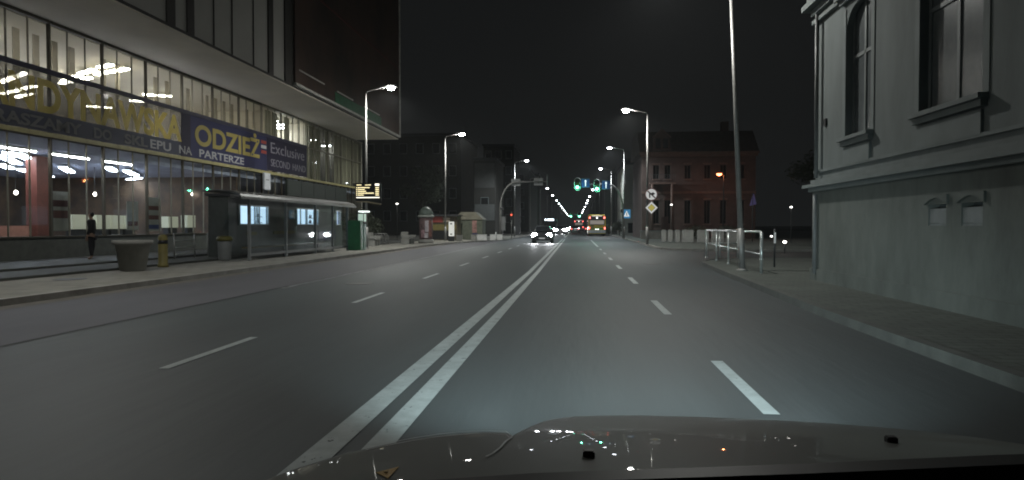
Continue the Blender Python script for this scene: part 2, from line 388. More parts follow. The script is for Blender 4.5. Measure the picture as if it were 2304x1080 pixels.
# big billboard on the fascia
bb = thing('billboard','huge dark billboard with a thin pale frame on the upper corner of the glazed store','billboard',(UX+.1,37.2,9.5))
sp(MB().box(UX+.03,UX+.12,37.1,59.6,9.62,22), 'board', mat('billboard_print', (.070,.040,.030), .5, var=.5, scale=.22, col2=(.02,.018,.016)), bb)
M_bf = mat('billboard_frame', (.62,.62,.58), .5)
sp(MB().box(UX+.06,UX+.22,37.0,59.8,9.47,9.62), 'frame', M_bf, bb)
sp(MB().box(UX+.03,UX+.22,59.6,59.8,9.62,22), 'frame', M_bf, bb)
for a,b in ((37.6,41.5),(43.8,47.0),(49.5,53.5)): sp(MB().box(UX+.121,UX+.15,a,b,10.42,10.5), 'trim', M_bf, bb)
sp(MB().box(UX+.121,UX+.14,43.4,54.0,9.66,10.35), 'green_band', mat('green_reflection', (.03,.15,.07), .5, var=.3), bb)  # green reflected light on the board, put in as a coloured strip
sp(MB().box(UX+.121,UX+.14,37.6,59.4,15.5,15.6), 'trim', mat('red_trim', (.10,.02,.015), .5), bb)
# banner
bn = thing('shop_banner','long blue and yellow shop banner across the store glazing between the floors','banner',(FX+.2,18,5.05))
BX = FX+.17
M_navy = mesh_vinyl('navy_vinyl', (.06,.062,.15), .05)
M_navy2 = mesh_vinyl('purple_vinyl', (.048,.042,.085), .04)
M_see = mesh_vinyl('see_through_vinyl', (.18,.17,.16), .50)
M_see2 = mesh_vinyl('grey_vinyl', (.075,.085,.13), .12)
M_yel = mat('yellow_print', (.33,.27,.07), .6, var=.1)
M_yel2 = mesh_vinyl('yellow_film', (.78,.66,.18), .34)
M_pale = mat('pale_print', (.42,.42,.44), .6, var=.1)
M_pale2 = mesh_vinyl('pale_film', (.36,.36,.36), .25)
sp(MB().box(BX,BX+.02,16.5,32.85,5.72,7.2), 'banner_sheet', M_see, bn)
sp(MB().box(BX,BX+.02,16.5,32.85,5.03,5.718), 'banner_sheet', M_see2, bn)
sp(MB().box(BX,BX+.02,32.95,41.75,5.03,7.2), 'banner_sheet', M_navy, bn)
sp(MB().box(BX,BX+.02,41.8,48.2,5.10,7.36), 'banner_sheet', M_navy2, bn)
sp(MB().box(BX-.01,BX+.05,16.5,48.2,7.205,7.40), 'top_border', mat('navy_border', (.035,.034,.07), .6), bn)
sp(MB().box(BX-.01,BX+.04,32.3,33.1,5.03,7.2), 'dark_fold', M_navy2, bn)
bo = Vector((FX+.2,18,5.05))
def btext(txt, m, y, z, w, h, name='lettering', bold=.03): return text_mesh(name, txt, m, bn, Vector((BX+.03,y,z))-bo, w, h, '+x', .02, bold)
btext('SKANDYNAWSKA', M_yel2, 19.0, 5.78, 13.3, 1.22)
btext('ODZIEŻ', M_yel, 33.5, 5.78, 7.2, 1.08)
btext('ZAPRASZAMY', M_pale2, 19.5, 5.15, 5.9, .42)
btext('DO', M_pale2, 26.1, 5.15, 1.05, .42)
btext('SKL', M_pale2, 28.0, 5.15, 1.6, .42)
btext('EPU', M_pale, 29.8, 5.15, 1.6, .42, bold=.015)
btext('NA', M_pale, 32.1, 5.15, 1.1, .42, bold=.015)
btext('PARTERZE', M_pale, 33.9, 5.15, 4.8, .42, bold=.015)
btext('Exclusive', mat('exclusive_print', (.26,.25,.30), .6), 42.3, 6.25, 5.4, .75, bold=-.005)
btext('SECOND', MATS['exclusive_print'], 42.3, 5.4, 2.9, .5, bold=-.008)
btext('HAND', MATS['exclusive_print'], 45.7, 5.4, 2.2, .5, bold=-.008)
for j,(z,c) in enumerate(((6.72,'red'),(6.42,'white'),(6.1,'red'))):
    sp(MB().box(BX+.022,BX+.035,40.95,41.65,z,z+.2), 'small_panel', mat('print_red',(.30,.05,.04),.6) if c=='red' else M_pale, bn)
# ---- lights inside the shop
E_tube = emit('tube_warm', (1,.95,.82), TUBE*2.6)
E_tube2 = emit('tube_cool', (.72,.83,1), TUBE*1.55)
E_tubew = emit('tube_white', (.95,.97,1), TUBE*2.0)
def tube_light(a, b, z, w, m, label, group):
    A = Vector((*a,0)); B = Vector((*b,0)); c = (A+B)/2; L = max(.4,(B-A).length*.9); ang = math.atan2(B.y-A.y, B.x-A.x)
    t = thing('ceiling_light', label, 'ceiling light', (c.x,c.y,z), ang, group)
    MB().box(-L/2-.04,L/2+.04,-w/2-.03,w/2+.03,.02,.10).build('housing', M_white, t)
    MB().box(-L/2,L/2,-w/2,w/2,-.03,.018).build('diffuser', m, t)
    return t
for a,b in [((-30.07,32.76),(-27.98,31.48)),((-29.25,32.19),(-26.77,30.71)),((-26.58,32.77),(-24.85,31.58)),((-24.5,31.32),(-23.01,30.41)),((-22.55,30.09),(-21.49,29.57)),((-27.11,33.27),(-26.2,32.91)),((-25.86,32.73),(-24.41,32.03)),((-23.76,31.49),(-22.63,30.91)),((-22.59,31.01),(-21.28,30.39)),((-32.71,35.63),(-30.55,34.57)),((-30.23,34.36),(-28.84,33.67)),((-32.6,36.57),(-30.69,35.56))]:
    tube_light(a,b,9.0,.26,E_tube,'fluorescent strip hung from the upper shop ceiling, seen through the left windows','fluorescent strips on the upper shop ceiling')
for x,y in ((-23.5,24.5),(-27,25.5),(-23.5,20.5),(-26,38.5),(-24,36.8),(-30,29),(-30,40)):   # same ceiling, seen through the dim bays
    tube_light((x-.7,y-.4),(x+.7,y+.4),9.0,.22,E_tube,'fluorescent strip hung from the upper shop ceiling, seen through the left windows','fluorescent strips on the upper shop ceiling')
for a,b in [((-22.75,24.73),(-25.25,28.44)),((-21.53,23.7),(-22.52,25.28)),((-21.64,24.33),(-23.04,26.55)),((-26.1,28.36),(-27.63,30.66)),((-27.41,30.95),(-28.83,33.41)),((-24.36,29.95),(-26.4,33.1)),((-29.18,34.34),(-29.95,35.98)),((-22.25,30.15),(-23.6,32.6)),((-22.74,32.22),(-24.43,35.46)),((-25.35,37.15),(-27,38.5))]:
    tube_light(a,b,4.3,.34,E_tube2,'bluish white light panel on the ground floor shop ceiling','light panels on the ground floor shop ceiling')
for a,b in ((19,21.3),(21.7,24.0),(24.5,26.8),(27.4,29.6)):
    tube_light((-20.5,a),(-20.5,b),4.32,.07,E_tubew,'thin white light strip along the shop front just under the banner','light strips along the shop front')
for a,b in [((-21.97,46.87),(-20.6,46.7)),((-21.6,45.2),(-20.6,45.1)),((-22.87,48.46),(-21.2,48.2))]:
    tube_light(a,b,8.75,.22,emit('tube_room', (.9,.95,1), TUBE*3.0),'white tube in the brightly lit upstairs room at the end of the banner','tubes in the lit upstairs room')
tube_light((-23.5,60.66),(-22.6,60.6),8.9,.2,E_tubew,'small white tube in the dim upstairs room near the end of the store','ceiling lights at the far upstairs end')
tube_light((-23.0,56.5),(-22.2,56.4),8.9,.2,E_tubew,'small white tube in the dim upstairs room near the end of the store','ceiling lights at the far upstairs end')
tube_light((-21.6,53.2),(-20.9,53.1),4.2,.15,E_tubew,'small white light over the far shop entrance right of the kiosk','ceiling light')
tube_light((-24,44),(-24,45.2),4.25,.2,E_tubew,'ground floor shop light behind the dark kiosk','ceiling light')
# display things in the shop
def display(name, x, y0, y1, z0, z1, m, label, cat, d=.5, parts=True):
    t = thing(name, label, cat, (x,(y0+y1)/2,.3))
    h = (y1-y0)/2
    MB().box(-d,0,-h,h,z0-.3,z1-.3).build('panel', m, t)
    MB().box(-d+.05,-.05,-h+.05,h-.05,0,z0-.3-.002).build('stand', M_dark, t)
    return t
M_reda = mat('red_gloss', (.14,.045,.032), .5, var=.3)
M_salm = mat('salmon', (.40,.19,.14), .6)
display('shop_counter', -22.2, 24.0, 25.6, 1.05, 1.5, M_salm, 'salmon red lit counter inside the shop at the left edge','counter')
display('column', -22.2, 25.9, 26.7, .31, 4.4, M_reda, 'red column inside the shop right of the salmon counter','column', .5)
for k,(a,b) in enumerate(((27.0,28.2),(28.5,29.4),(29.5,30.4),(30.5,31.3))):
    display('shop_shelf', -22.0, a+.6, b+.6, 1.35, 2.0, emit('lit_display', (.75,.78,.62), .22), ('pale lit display box inside the shop behind the standing person','next pale lit display box right of the standing person','third pale lit display box right of the person','fourth pale lit display box left of the wall poster')[k], 'display', .4)
display('shop_shelf', -22.0, 34.6, 35.5, 1.4, 2.0, MATS['lit_display'], 'pale lit display box right of the hanging poster','display',.4)
display('shop_shelf', -22.0, 36.4, 37.2, 1.4, 2.1, MATS['lit_display'], 'pale lit display box left of the kiosk','display',.4)
def poster(y0,y1,z0,z1,bands,label):
    t = thing('poster', label, 'poster', (FX-.16,(y0+y1)/2,z0)); h=(y1-y0)/2
    MB().box(-.02,.0,-h,h,0,z1-z0).build('sheet', mat('poster_paper',(.40,.40,.36),.7,var=.2,scale=2), t)
    for a,b,m in bands: MB().box(.001,.008,-h+.06,h-.06,a,b).build('print', m, t)
poster(24.2,25.1,1.3,2.85,[(.5,.8,M_reda),(.95,1.2,mat('poster_dark',(.08,.03,.03),.7))],'pale poster with red print inside the shop window next to the red column')
poster(30.1,31.1,1.25,2.85,[(.1,.3,mat('poster_blue',(.05,.07,.2),.7)),(.55,.75,M_reda),(1.0,1.2,M_reda)],'tall white poster with red and blue bands above the yellow bollard')
poster(28.6,29.4,1.3,2.6,[(.2,.4,M_reda)],'pale poster with a red band above the concrete planter')
for j,p in enumerate(((-24,26.85,2.93),(-24,28.34,2.16),(-24,31.63,3.08),(-23,38.6,3.4))):
    t = thing('spotlight', ('tiny white spotlight inside the shop near the left edge','tiny white spotlight low on the red shop wall','tiny white spotlight above the standing person','tiny white spotlight on the red wall left of the kiosk')[j], 'spotlight', p)
    MB().lathe((0,0,0),[(.03,-.06),(.09,0),(.09,.03)],10,'x').build('lamp', emit('spot_glow',(1,.92,.85),25), t)
    MB().tube([(0,0,.05),(0,0,4.44-p[2])],.012,6).build('stem', M_dark, t)
# white hanging sign on the facade
t = thing('wall_sign','small white box sign under the banner above the kiosk roof','sign',(FX+.18,41.55,3.8))
MB().box(0,.14,-.42,.42,0,1.08).build('box', mat('sign_white',(.66,.68,.72),.4), t, bevel=.02)
MB().box(.141,.15,-.22,.22,.62,.66).build('print', M_black, t)
MB().box(-.3,0,-.3,-.25,.9,.95).box(-.3,0,.25,.3,.9,.95).build('bracket', M_dark, t)
# dark canopy band right of the kiosk on the facade
t = thing('shop_fascia','dark green shop fascia board over the doors right of the kiosk','sign',(FX+.16,50,3.6))
MB().box(0,.15,-5.5,6.5,0,1.1).build('board', mat('dark_green_board',(.02,.028,.022),.5), t)
for k in range(5): MB().box(.151,.165,-5.4+2.3*k,-5.36+2.3*k,.04,1.06).build('joint', M_black, t)

# =================================================================== KIOSK + SHELTER
E_win = emit('kiosk_light', (.52,.74,.92), 1.25)
E_winf = emit('kiosk_light_soft', (.46,.60,.86), .6)
ki = thing('kiosk','long dark kiosk behind the bus shelter with lit bluish serving windows','kiosk',(-14.5,33.4,.12))
kb = MB().box(-.9,-.02,-6.4,7.4,0,1.42).box(-.9,-.02,-6.4,7.4,2.30,2.62)
for a,b in ((-6.4,-5.5),(-2.75,.5),(3.45,6.3),(7.0,7.4)): kb.box(-.9,-.02,a,b,1.42,2.30)
kb.build('wall', mat('kiosk_cladding',(.065,.072,.068),.45,var=.4,scale=1.2), ki)
MB().box(-1.0,.12,-6.5,7.55,2.622,2.74).build('roof', M_dark, ki)
for (a,b,div) in ((-5.5,-2.75,(.52,.60,.68)),(.5,3.45,(.18,.42,.47,.80)),(6.3,7.0,())):
    w = MB()
    w.box(-.06,.03,a,b,1.42,1.47).box(-.06,.03,a,b,2.25,2.30).box(-.06,.03,a,a+.05,1.47,2.25).box(-.06,.03,b-.05,b,1.47,2.25)
    for d in div: w.box(-.05,.02,a+(b-a)*d-.02,a+(b-a)*d+.02,1.47,2.25)
    wo = w.build('window', mat('kiosk_frame',(.5,.55,.58),.5), ki)
    MB().box(-.14,-.115,a+.01,b-.01,1.43,2.29).build('lit_back', E_win if div else E_winf, wo)
    if div:
        MB().box(-.11,-.07,a+(b-a)*.62,b-.45,1.50,1.53).box(-.11,-.07,a+(b-a)*.62,b-.45,1.78,1.81).build('shelf', M_grey, wo)
        gd = MB()
        for k in range(5):
            yy = a+(b-a)*.63+k*.07; gd.box(-.11,-.08,yy,yy+.04,1.531,1.531+.1+.05*((k*7)%3)).box(-.11,-.08,yy,yy+.05,1.811,1.811+.08+.05*((k*5)%3))
        gd.build('goods', mat('goods_mix',(.20,.22,.26),.6,var=.9,scale=8), wo)
MB().box(-.018,.02,-2.2,.3,.98,1.14).build('yellow_panel', mat('olive_yellow',(.10,.09,.02),.5), ki)
MB().box(-.018,.015,3.5,6.2,.55,1.1).build('blue_panel', mat('dark_blue_panel',(.02,.024,.06),.4), ki)
# bus shelter
sh = thing('bus_shelter','long glass bus shelter with a curved grey roof in front of the dark kiosk','bus shelter',(-12.9,31.2,.12))
rf = MB(); prof = [(-1.2,2.68),(-.6,2.72),(-.1,2.68),(.3,2.55),(.36,2.45)]
for k in range(4):
    (x0,z0),(x1,z1) = prof[k],prof[k+1]
    rf.extr([(x0,-6.9,z0),(x1,-6.9,z1),(x1,-6.9,z1+.05),(x0,-6.9,z0+.05)],(0,13.2,0))
rf.build('roof', mat('shelter_roof',(.13,.13,.13),.45,metal=.2), sh)
MB().box(.34,.40,-6.9,6.3,2.40,2.50).build('roof_edge', M_steel, sh)
SY = (-5.6,-2.2,1.2,3.6,5.9)
for y in SY:
    MB().box(-.05,.05,y-.05,y+.05,0,2.52).build('post', M_grey, sh)
M_shg = thin_glass('shelter_glass', (.95,.97,.97), .20)
for a,b in zip(SY, SY[1:]):
    MB().box(-.008,.008,a+.06,b-.06,.28,2.1).build('glass_panel', M_shg, sh)
MB().box(-1.0,-.05,-5.62,-5.60,.28,2.1).build('glass_panel', M_shg, sh)
MB().box(-.05,.03,-5.55,5.85,.16,.27).build('bottom_rail', M_grey, sh)
MB().box(-.9,-.4,-4.5,3.4,.44,.50).build('bench_seat', mat('bench_wood',(.10,.07,.03),.6), sh)
for y in (-4.2,-1,3.1): MB().box(-.68,-.62,y-.03,y+.03,0,.44).build('leg', M_dark, sh)
MB().box(-.3,-.22,-5.2,-4.5,1.0,1.14).build('yellow_strip', MATS['olive_yellow'], sh)
# ticket machine
tm = thing('ticket_machine','green ticket machine with a lit screen at the right end of the bus shelter','ticket machine',(-12.35,37.4,.12))
MB().box(-.42,.30,-.60,-.05,0,1.68).build('body', mat('green_paint',(.02,.13,.05),.4), tm, bevel=.03)
MB().box(-.40,.32,0,.42,0,1.5).build('front_column', mat('pale_green',(.20,.30,.25),.4), tm, bevel=.03)
MB().box(-.10,.335,-.05,.38,1.55,2.12).build('screen_housing', M_dark, tm)
MB().box(.0,.345,-.02,.34,1.62,2.06).box(.0,.30,-.052,.34,1.62,2.06).build('screen', emit('ticket_screen',(.66,.85,.72),.55), tm)
MB().box(.30,.34,.05,.38,1.28,1.48).build('card_slot', mat('pale_panel',(.4,.5,.5),.4), tm)
MB().lathe((.1,.5,2.25),[(.03,-.2),(.03,0)],8).box(-.1,.4,.3,.85,2.16,2.24).build('lamp', emit('ticket_lamp',(.9,1,.95),1.6), tm)
# departure board
db = thing('departure_board','black departure board with rows of amber lit text beside the lamp pole','information board',(-12.3,39.15,3.0))
MB().box(-.78,.78,-.09,.09,-.02,1.05).build('housing', M_black, db, bevel=.02)
E_amb = emit('amber_led',(1,.86,.48),1.5)
E_ambw = emit('white_led',(1,.95,.8),1.7)
dt = MB(); random.seed(3)
def ledtext(mb, x, z, w, h):
    while w > 0:
        c = min(w, random.uniform(.03,.05)); mb.box(x,x+c*.82,-.098,-.092,z,z+h*random.choice((.8,1,.9))); x += c; w -= c
ledtext(dt,-.70,.90,.30,.055); dt.build('heading', E_amb, db); dt = MB(); ledtext(dt,-.18,.90,.36,.055); dt.build('heading', E_amb, db)
MB().box(.42,.68,-.098,-.092,.88,1.0).build('clock', E_ambw, db)
for j,w in enumerate((.72,.42,.5,.98,.36)):
    dt = MB(); ledtext(dt,-.62,.74-.11*j,w,.06); dt.build('text_row', E_amb, db)
    MB().box(-.715,-.665,-.098,-.092,.735-.11*j,.80-.11*j).build('line_number', E_amb, db)
    MB().box(.45,.66,-.098,-.092,.738-.11*j,.792-.11*j).build('minutes', E_amb, db)
MB().box(-.72,.70,-.098,-.092,.15,.205).build('scroll_line', E_ambw, db)
MB().tube([(-.75,0,-.06),(-.1,0,-.07),(.75,0,-.22)],.045,8).build('bracket', mat('bracket_tan',(.35,.28,.18),.5), db)
MB().box(-.30,-.02,.09,.28,.3,.6).build('pole_clamp', M_dark, db)

# =================================================================== PAVEMENT THINGS (left)
pl = thing('planter','big round grey concrete planter by the steps below the shop window','planter',(-13.5,19.4,.12))
MB().lathe((0,0,0),[(.30,0),(.36,.03),(.48,.80),(.56,.82),(.56,.94),(.49,.94),(.47,.86)],28).build('pot', M_conc, pl)
MB().lathe((0,0,.84),[(.46,0),(.30,.03),(.05,.05)],20).build('soil', M_ground, pl)
bo_ = thing('bollard','squat olive yellow bollard post beside the concrete planter','bollard',(-13.75,21.3,.12))
MB().lathe((0,0,0),[(.17,0),(.17,.1),(.15,.12),(.15,.95),(.13,1.05),(.05,1.09)],18).build('post', mat('dull_yellow',(.15,.125,.035),.6,var=.3), bo_)
MB().lathe((0,0,.78),[(.156,0),(.156,.12)],18).build('band', M_black, bo_)
def rail_bay(label, x, y0, y1, z0, rows=4, h=1.02):
    t = thing('railing', label, 'railing', (x,y0,z0), 0, 'short railings on the shop terrace'); L = y1-y0
    for y in (0,L): MB().tube([(0,y,0),(0,y,h)],.03,8).build('post', M_steel, t)
    for k in range(rows): MB().tube([(0,.0,h-.02-k*.27),(0,L,h-.02-k*.27)],.02,8).build('bar', M_stain, t)
    return t
rail_bay('four-bar steel railing right of the olive yellow bollard',-15.6,24.9,26.3,.19)
rail_bay('four-bar steel railing directly left of the bus shelter',-15.6,27.3,28.6,.19)
wb = thing('waste_bin','grey waste bin with an olive lid left of the bus shelter','bin',(-13.6,25.0,.12))
MB().lathe((0,0,0),[(.2,.05),(.24,.1),(.25,.75),(.25,.8)],16).build('body', M_grey, wb)
MB().lathe((0,0,.8),[(.30,0),(.30,.12),(.22,.18)],16).build('lid', MATS['olive_yellow'], wb)
def concrete_bench(label, x, y, rz):
    t = thing('bench', label, 'bench', (x,y,.12), rz, 'benches beyond the bus stop')
    MB().box(-.3,.25,-.95,.95,.40,.50).build('seat', M_conc, t, bevel=.02)
    MB().box(-.38,-.26,-.95,.95,.52,.92).build('backrest', M_conc, t, bevel=.02)
    for y_ in (-.85,0,.85):
        MB().box(-.36,.22,y_-.07,y_+.07,0,.40).build('leg', M_conc, t)
    MB().box(-.3,.3,-1.0,-.88,.52,.68).build('armrest', M_conc, t); MB().box(-.3,.3,.88,1.0,.52,.68).build('armrest', M_conc, t)
concrete_bench('pale concrete bench just right of the departure board pole',-13.9,45.5,.1)
concrete_bench('pale concrete bench in front of the advertising column',-12.6,50.0,.0)
bs = thing('bicycle_stand','plain steel bicycle hoops between the two concrete benches','bicycle stand',(-14.4,48.6,.12))
for y_ in (-.7,0,.7): MB().tube([(-.4,y_,0),(-.4,y_,.65),(-.25,y_,.8),(.25,y_,.8),(.4,y_,.65),(.4,y_,0)],.03,8).build('hoop', M_steel, bs)
ad = thing('advertising_column','round advertising column with a pale dome roof and posters','advertising column',(-11.95,53.0,.12))
MB().lathe((0,0,0),[(.62,0),(.62,.25),(.55,.3)],24).build('base', M_conc, ad)
MB().lathe((0,0,.3),[(.54,0),(.54,1.75)],24).build('drum', mat('poster_drum',(.14,.09,.09),.7,var=.8,scale=2.2), ad)
MB().lathe((0,0,2.05),[(.62,0),(.66,.05),(.66,.14),(.60,.18)],24).build('cornice', mat('pale_metal',(.33,.35,.32),.5), ad)
MB().lathe((0,0,2.22),[(.58,0),(.54,.25),(.40,.5),(.18,.66),(.03,.70)],24).build('dome', mat('dome_green',(.12,.15,.13),.5), ad)
for a,z,h,m in ((-70,.9,.9,mat('poster_pale',(.42,.38,.40),.7,var=.5,scale=3)),(-105,.45,.6,mat('poster_pink',(.36,.22,.24),.7,var=.6,scale=4)),(-40,.5,1.3,mat('poster_rust',(.20,.09,.07),.7,var=.5)),(-75,.42,.4,MATS['poster_pale'])):
    p = MB(); A = [radians(a+d) for d in (-16,-8,0,8,16)]
    for u,v in zip(A, A[1:]): p.quad((.548*cos(u),.548*sin(u),z),(.548*cos(v),.548*sin(v),z),(.548*cos(v),.548*sin(v),z+h),(.548*cos(u),.548*sin(u),z+h))
    p.build('poster_sheet', m, ad)
# small stall, totem and pale blocks beyond
sk = thing('kiosk','small stall with a red sign and olive front behind the second lamp','kiosk',(-12.9,63.5,.12))
MB().box(-1.6,1.6,0,2.2,0,2.3).build('wall', mat('stall_wall',(.09,.075,.045),.6,var=.4), sk)
MB().box(-1.75,1.75,-.25,2.3,2.3,2.45).build('roof', M_dark, sk)
MB().box(-1.5,.2,-.06,-.005,1.7,2.28).build('red_sign', mat('stall_red',(.26,.05,.04),.6,var=.3), sk)
MB().box(.3,.9,-.06,-.005,1.75,2.15).build('pale_sign', mat('stall_pale',(.36,.30,.24),.6), sk)
MB().box(-1.5,1.5,-.05,-.004,.95,1.5).build('counter_front', mat('stall_olive',(.17,.14,.045),.6,var=.3), sk)
MB().box(-1.0,.9,-.03,-.003,.1,.9).build('dark_opening', M_black, sk)
sk2 = thing('kiosk','grey-green market stall with a pale gable right of the white totem','kiosk',(-10.8,66.5,.12))
MB().box(-1.4,1.5,0,2.4,0,2.0).build('wall', mat('stall_green',(.10,.11,.08),.7,var=.4), sk2)
MB().extr([(-1.5,-.1,2.0),(1.6,-.1,2.0),(.8,-.1,2.75),(-.6,-.1,2.75)],(0,2.5,0)).build('roof', mat('stall_roof',(.17,.16,.12),.7,var=.3), sk2)
MB().box(.5,.95,-.05,-.003,.7,1.9).build('ad_panel', mat('stall_ad',(.30,.16,.14),.6,var=.6,scale=4), sk2)
MB().box(.5,1.05,-.05,-.003,.2,.62).build('ad_panel', mat('stall_ad2',(.06,.05,.16),.6,var=.5,scale=5), sk2)
to = thing('totem_sign','white lit totem sign on the pavement below the second street lamp','sign',(-11.1,59.5,.12))
MB().box(-.24,.24,-.1,.1,.45,1.75).build('panel', emit('totem_white',(.92,.93,.86),.55), to, bevel=.03)
MB().box(-.26,.26,-.12,.12,0,.45).build('base', M_dark, to)
for a,b in ((.58,.68),(1.5,1.62)): MB().box(-.1,.08,-.106,-.101,a,b).build('print', M_grey, to)
for j,(x,y,w,m) in enumerate(((-10.45,59.8,.55,0),(-9.55,62.5,.5,0),(-9.0,62.9,1.25,1),(-7.9,63.8,.55,1),(-7.35,64.6,.55,1))):
    t = thing('planter_box', ('small grey concrete block right of the white totem','grey concrete block left of the long white planter box','long white planter box by the kerb nose','square white planter box right of the long one','last square white planter box before the gantry pole')[j],'planter',(x,y,.12),.1,'blocks and planter boxes on the kerb nose')
    mm = mat('white_block',(.62,.62,.60),.7,var=.25,scale=2) if m else M_conc
    MB().box(-w/2,w/2,0,.5,0,.52).build('box', mm, t, bevel=.015)
    MB().box(-w/2-.02,w/2+.02,-.02,.52,.522,.56).build('rim', mm, t)
    MB().box(-w/2+.05,w/2-.05,.05,.45,.562,.58).build('soil', M_ground, t)
pt = thing('marker_post','thin white marker post left of the gantry leg','post',(-8.0,67.0,.12))
MB().tube([(0,0,0),(0,0,.75)],.045,8).build('post', M_white, pt); MB().lathe((0,0,.75),[(.05,0),(.03,.05)],8).build('cap', M_dark, pt)

# ---------------- person on the terrace (dark silhouette)
def skin(name, V, E, R, m, parent, root=0, sub=1):
    me = bpy.data.meshes.new(name); me.from_pydata(V, E, []); o = bpy.data.objects.new(name, me); COL.objects.link(o)
    md = o.modifiers.new('skin','SKIN'); s2 = o.modifiers.new('sub','SUBSURF'); s2.levels = sub; s2.render_levels = sub
    for i,r in enumerate(R): me.skin_vertices[0].data[i].radius = (r if isinstance(r,tuple) else (r,r))
    me.skin_vertices[0].data[root].use_root = True
    bpy.context.view_layer.update()
    m2 = bpy.data.meshes.new_from_object(o.evaluated_get(bpy.context.evaluated_depsgraph_get()))
    bpy.data.objects.remove(o); m2.materials.clear(); m2.materials.append(m)
    for p in m2.polygons: p.use_smooth = True
    q = bpy.data.objects.new(name, m2); COL.objects.link(q); q.parent = parent; return q
pe = thing('person','person in dark clothes standing on the terrace in front of the shop window','person',(-17.9,23.4,.26),radians(-70))
V=[];E=[];R=[]
def chain(pts, rs, link=None):
    prev = link
    for p,r in zip(pts, rs):
        V.append(p); R.append(r); i=len(V)-1
        if prev is not None: E.append((prev,i))
        prev = i
    return prev
chain([(0,0,.92)],[(.15,.11)])
tp = chain([(0,.01,1.08),(0,.01,1.25),(0,0,1.40)],[(.14,.10),(.165,.115),(.15,.10)],0)
nk = chain([(0,-.01,1.48),(0,-.02,1.55),(0,-.03,1.63),(0,-.02,1.70)],[.058,.062,(.078,.092),(.07,.085)],tp)
for sgn in (-1,1):
    k = chain([(sgn*.09,0,.82),(sgn*.10,-.02*sgn,.48),(sgn*.10,.04*sgn,.10),(sgn*.105,-.05+.04*sgn,.04),(sgn*.11,-.14+.04*sgn,.03)],[.085,.058,.042,.04,.028],0)
    a = chain([(sgn*.20,0,1.39),(sgn*.24,.03,1.12),(sgn*.25,-.06,.88),(sgn*.25,-.08,.80)],[.058,.046,.032,.034],tp)
    for f in range(4): chain([(sgn*.25,-.11+.022*f,.755),(sgn*.245,-.115+.022*f,.70-.01*(f in(1,2))),(sgn*.235,-.115+.02*f,.665)],[.010,.009,.008],a)
    chain([(sgn*.23,-.12,.78),(sgn*.225,-.14,.74)],[.011,.009],a)
M_skin = mat('skin',(.22,.14,.10),.6)
body = skin('body', V, E, R, M_skin, pe)
V=[];E=[];R=[]
chain([(0,.0,.86)],[(.19,.15)]); tp = chain([(0,.01,1.08),(0,.01,1.27),(0,0,1.43)],[(.17,.13),(.195,.14),(.15,.11)],0)
for sgn in (-1,1): chain([(sgn*.21,0,1.39),(sgn*.25,.03,1.12),(sgn*.255,-.055,.90)],[.08,.066,.052],tp)
skin('jacket', V, E, R, mat('dark_jacket',(.012,.012,.014),.9), pe)
V=[];E=[];R=[]
chain([(0,0,.90)],[(.165,.125)])
for sgn in (-1,1): chain([(sgn*.09,0,.80),(sgn*.10,-.02*sgn,.48),(sgn*.10,.04*sgn,.11)],[.10,.075,.062],0)
skin('trousers', V, E, R, mat('dark_trousers',(.016,.016,.02),.9), pe)
V=[];E=[];R=[]
chain([(0,.01,1.56),(0,.03,1.66),(0,-.01,1.735)],[.07,(.088,.095),(.075,.085)]); skin('hair', V, E, R, mat('dark_hair',(.012,.01,.008),.8), pe)
for sgn in (-1,1): MB().lathe((sgn*.03,-.118,1.635),[(.004,0),(.011,.004),(.004,.01)],8,'y').build('eye', M_black, pe)
MB().tube([(0,-.115,1.64),(0,-.138,1.605)],[.008,.014],8).build('nose', M_skin, pe)
MB().box(-.022,.022,-.121,-.112,1.568,1.576).build('mouth', mat('lips',(.18,.07,.06),.6), pe)

# =================================================================== GANTRIES, SIGNALS
def ringplate(mb, cx, cz, w, h, y0, y1, n=10):     # rounded slab facing -y
    r = w/2; pts = []
    for k in range(n+1): a = pi*k/n; pts.append((cx+r*cos(a),y0,cz+h/2-r+r*sin(a)))
    for k in range(n+1): a = pi+pi*k/n; pts.append((cx+r*cos(a),y0,cz-h/2+r+r*sin(a)))
    mb.extr(pts,(0,y1-y0,0)); return mb
E_green = emit('green_signal',(.22,1,.62),12)
M_rim = mat('signal_rim',(.62,.66,.64),.5)
E_sign = mat('sign_blue',(.02,.05,.24),.4,var=.1)
gr = thing('signal_gantry','arched steel gantry over the right lanes carrying the green traffic lights','gantry',(4.88,71.2,.12))
MB().tube([(0,0,0),(0,0,3.0)]+[(-1.5+1.5*cos(radians(a)),0,3.0+2.7*sin(radians(a))) for a in (15,30,45,60,75,90)]+[(-5.2,0,5.72)],[.11]*2+[.09]*6+[.07],10).build('mast', M_steel, gr)
MB().lathe((0,0,0),[(.2,0),(.2,.04),(.12,.06)],12).build('base_plate', M_steel, gr)
MB().box(-.22,-.10,-.2,.1,2.75,3.1).build('junction_box', M_dark, gr)
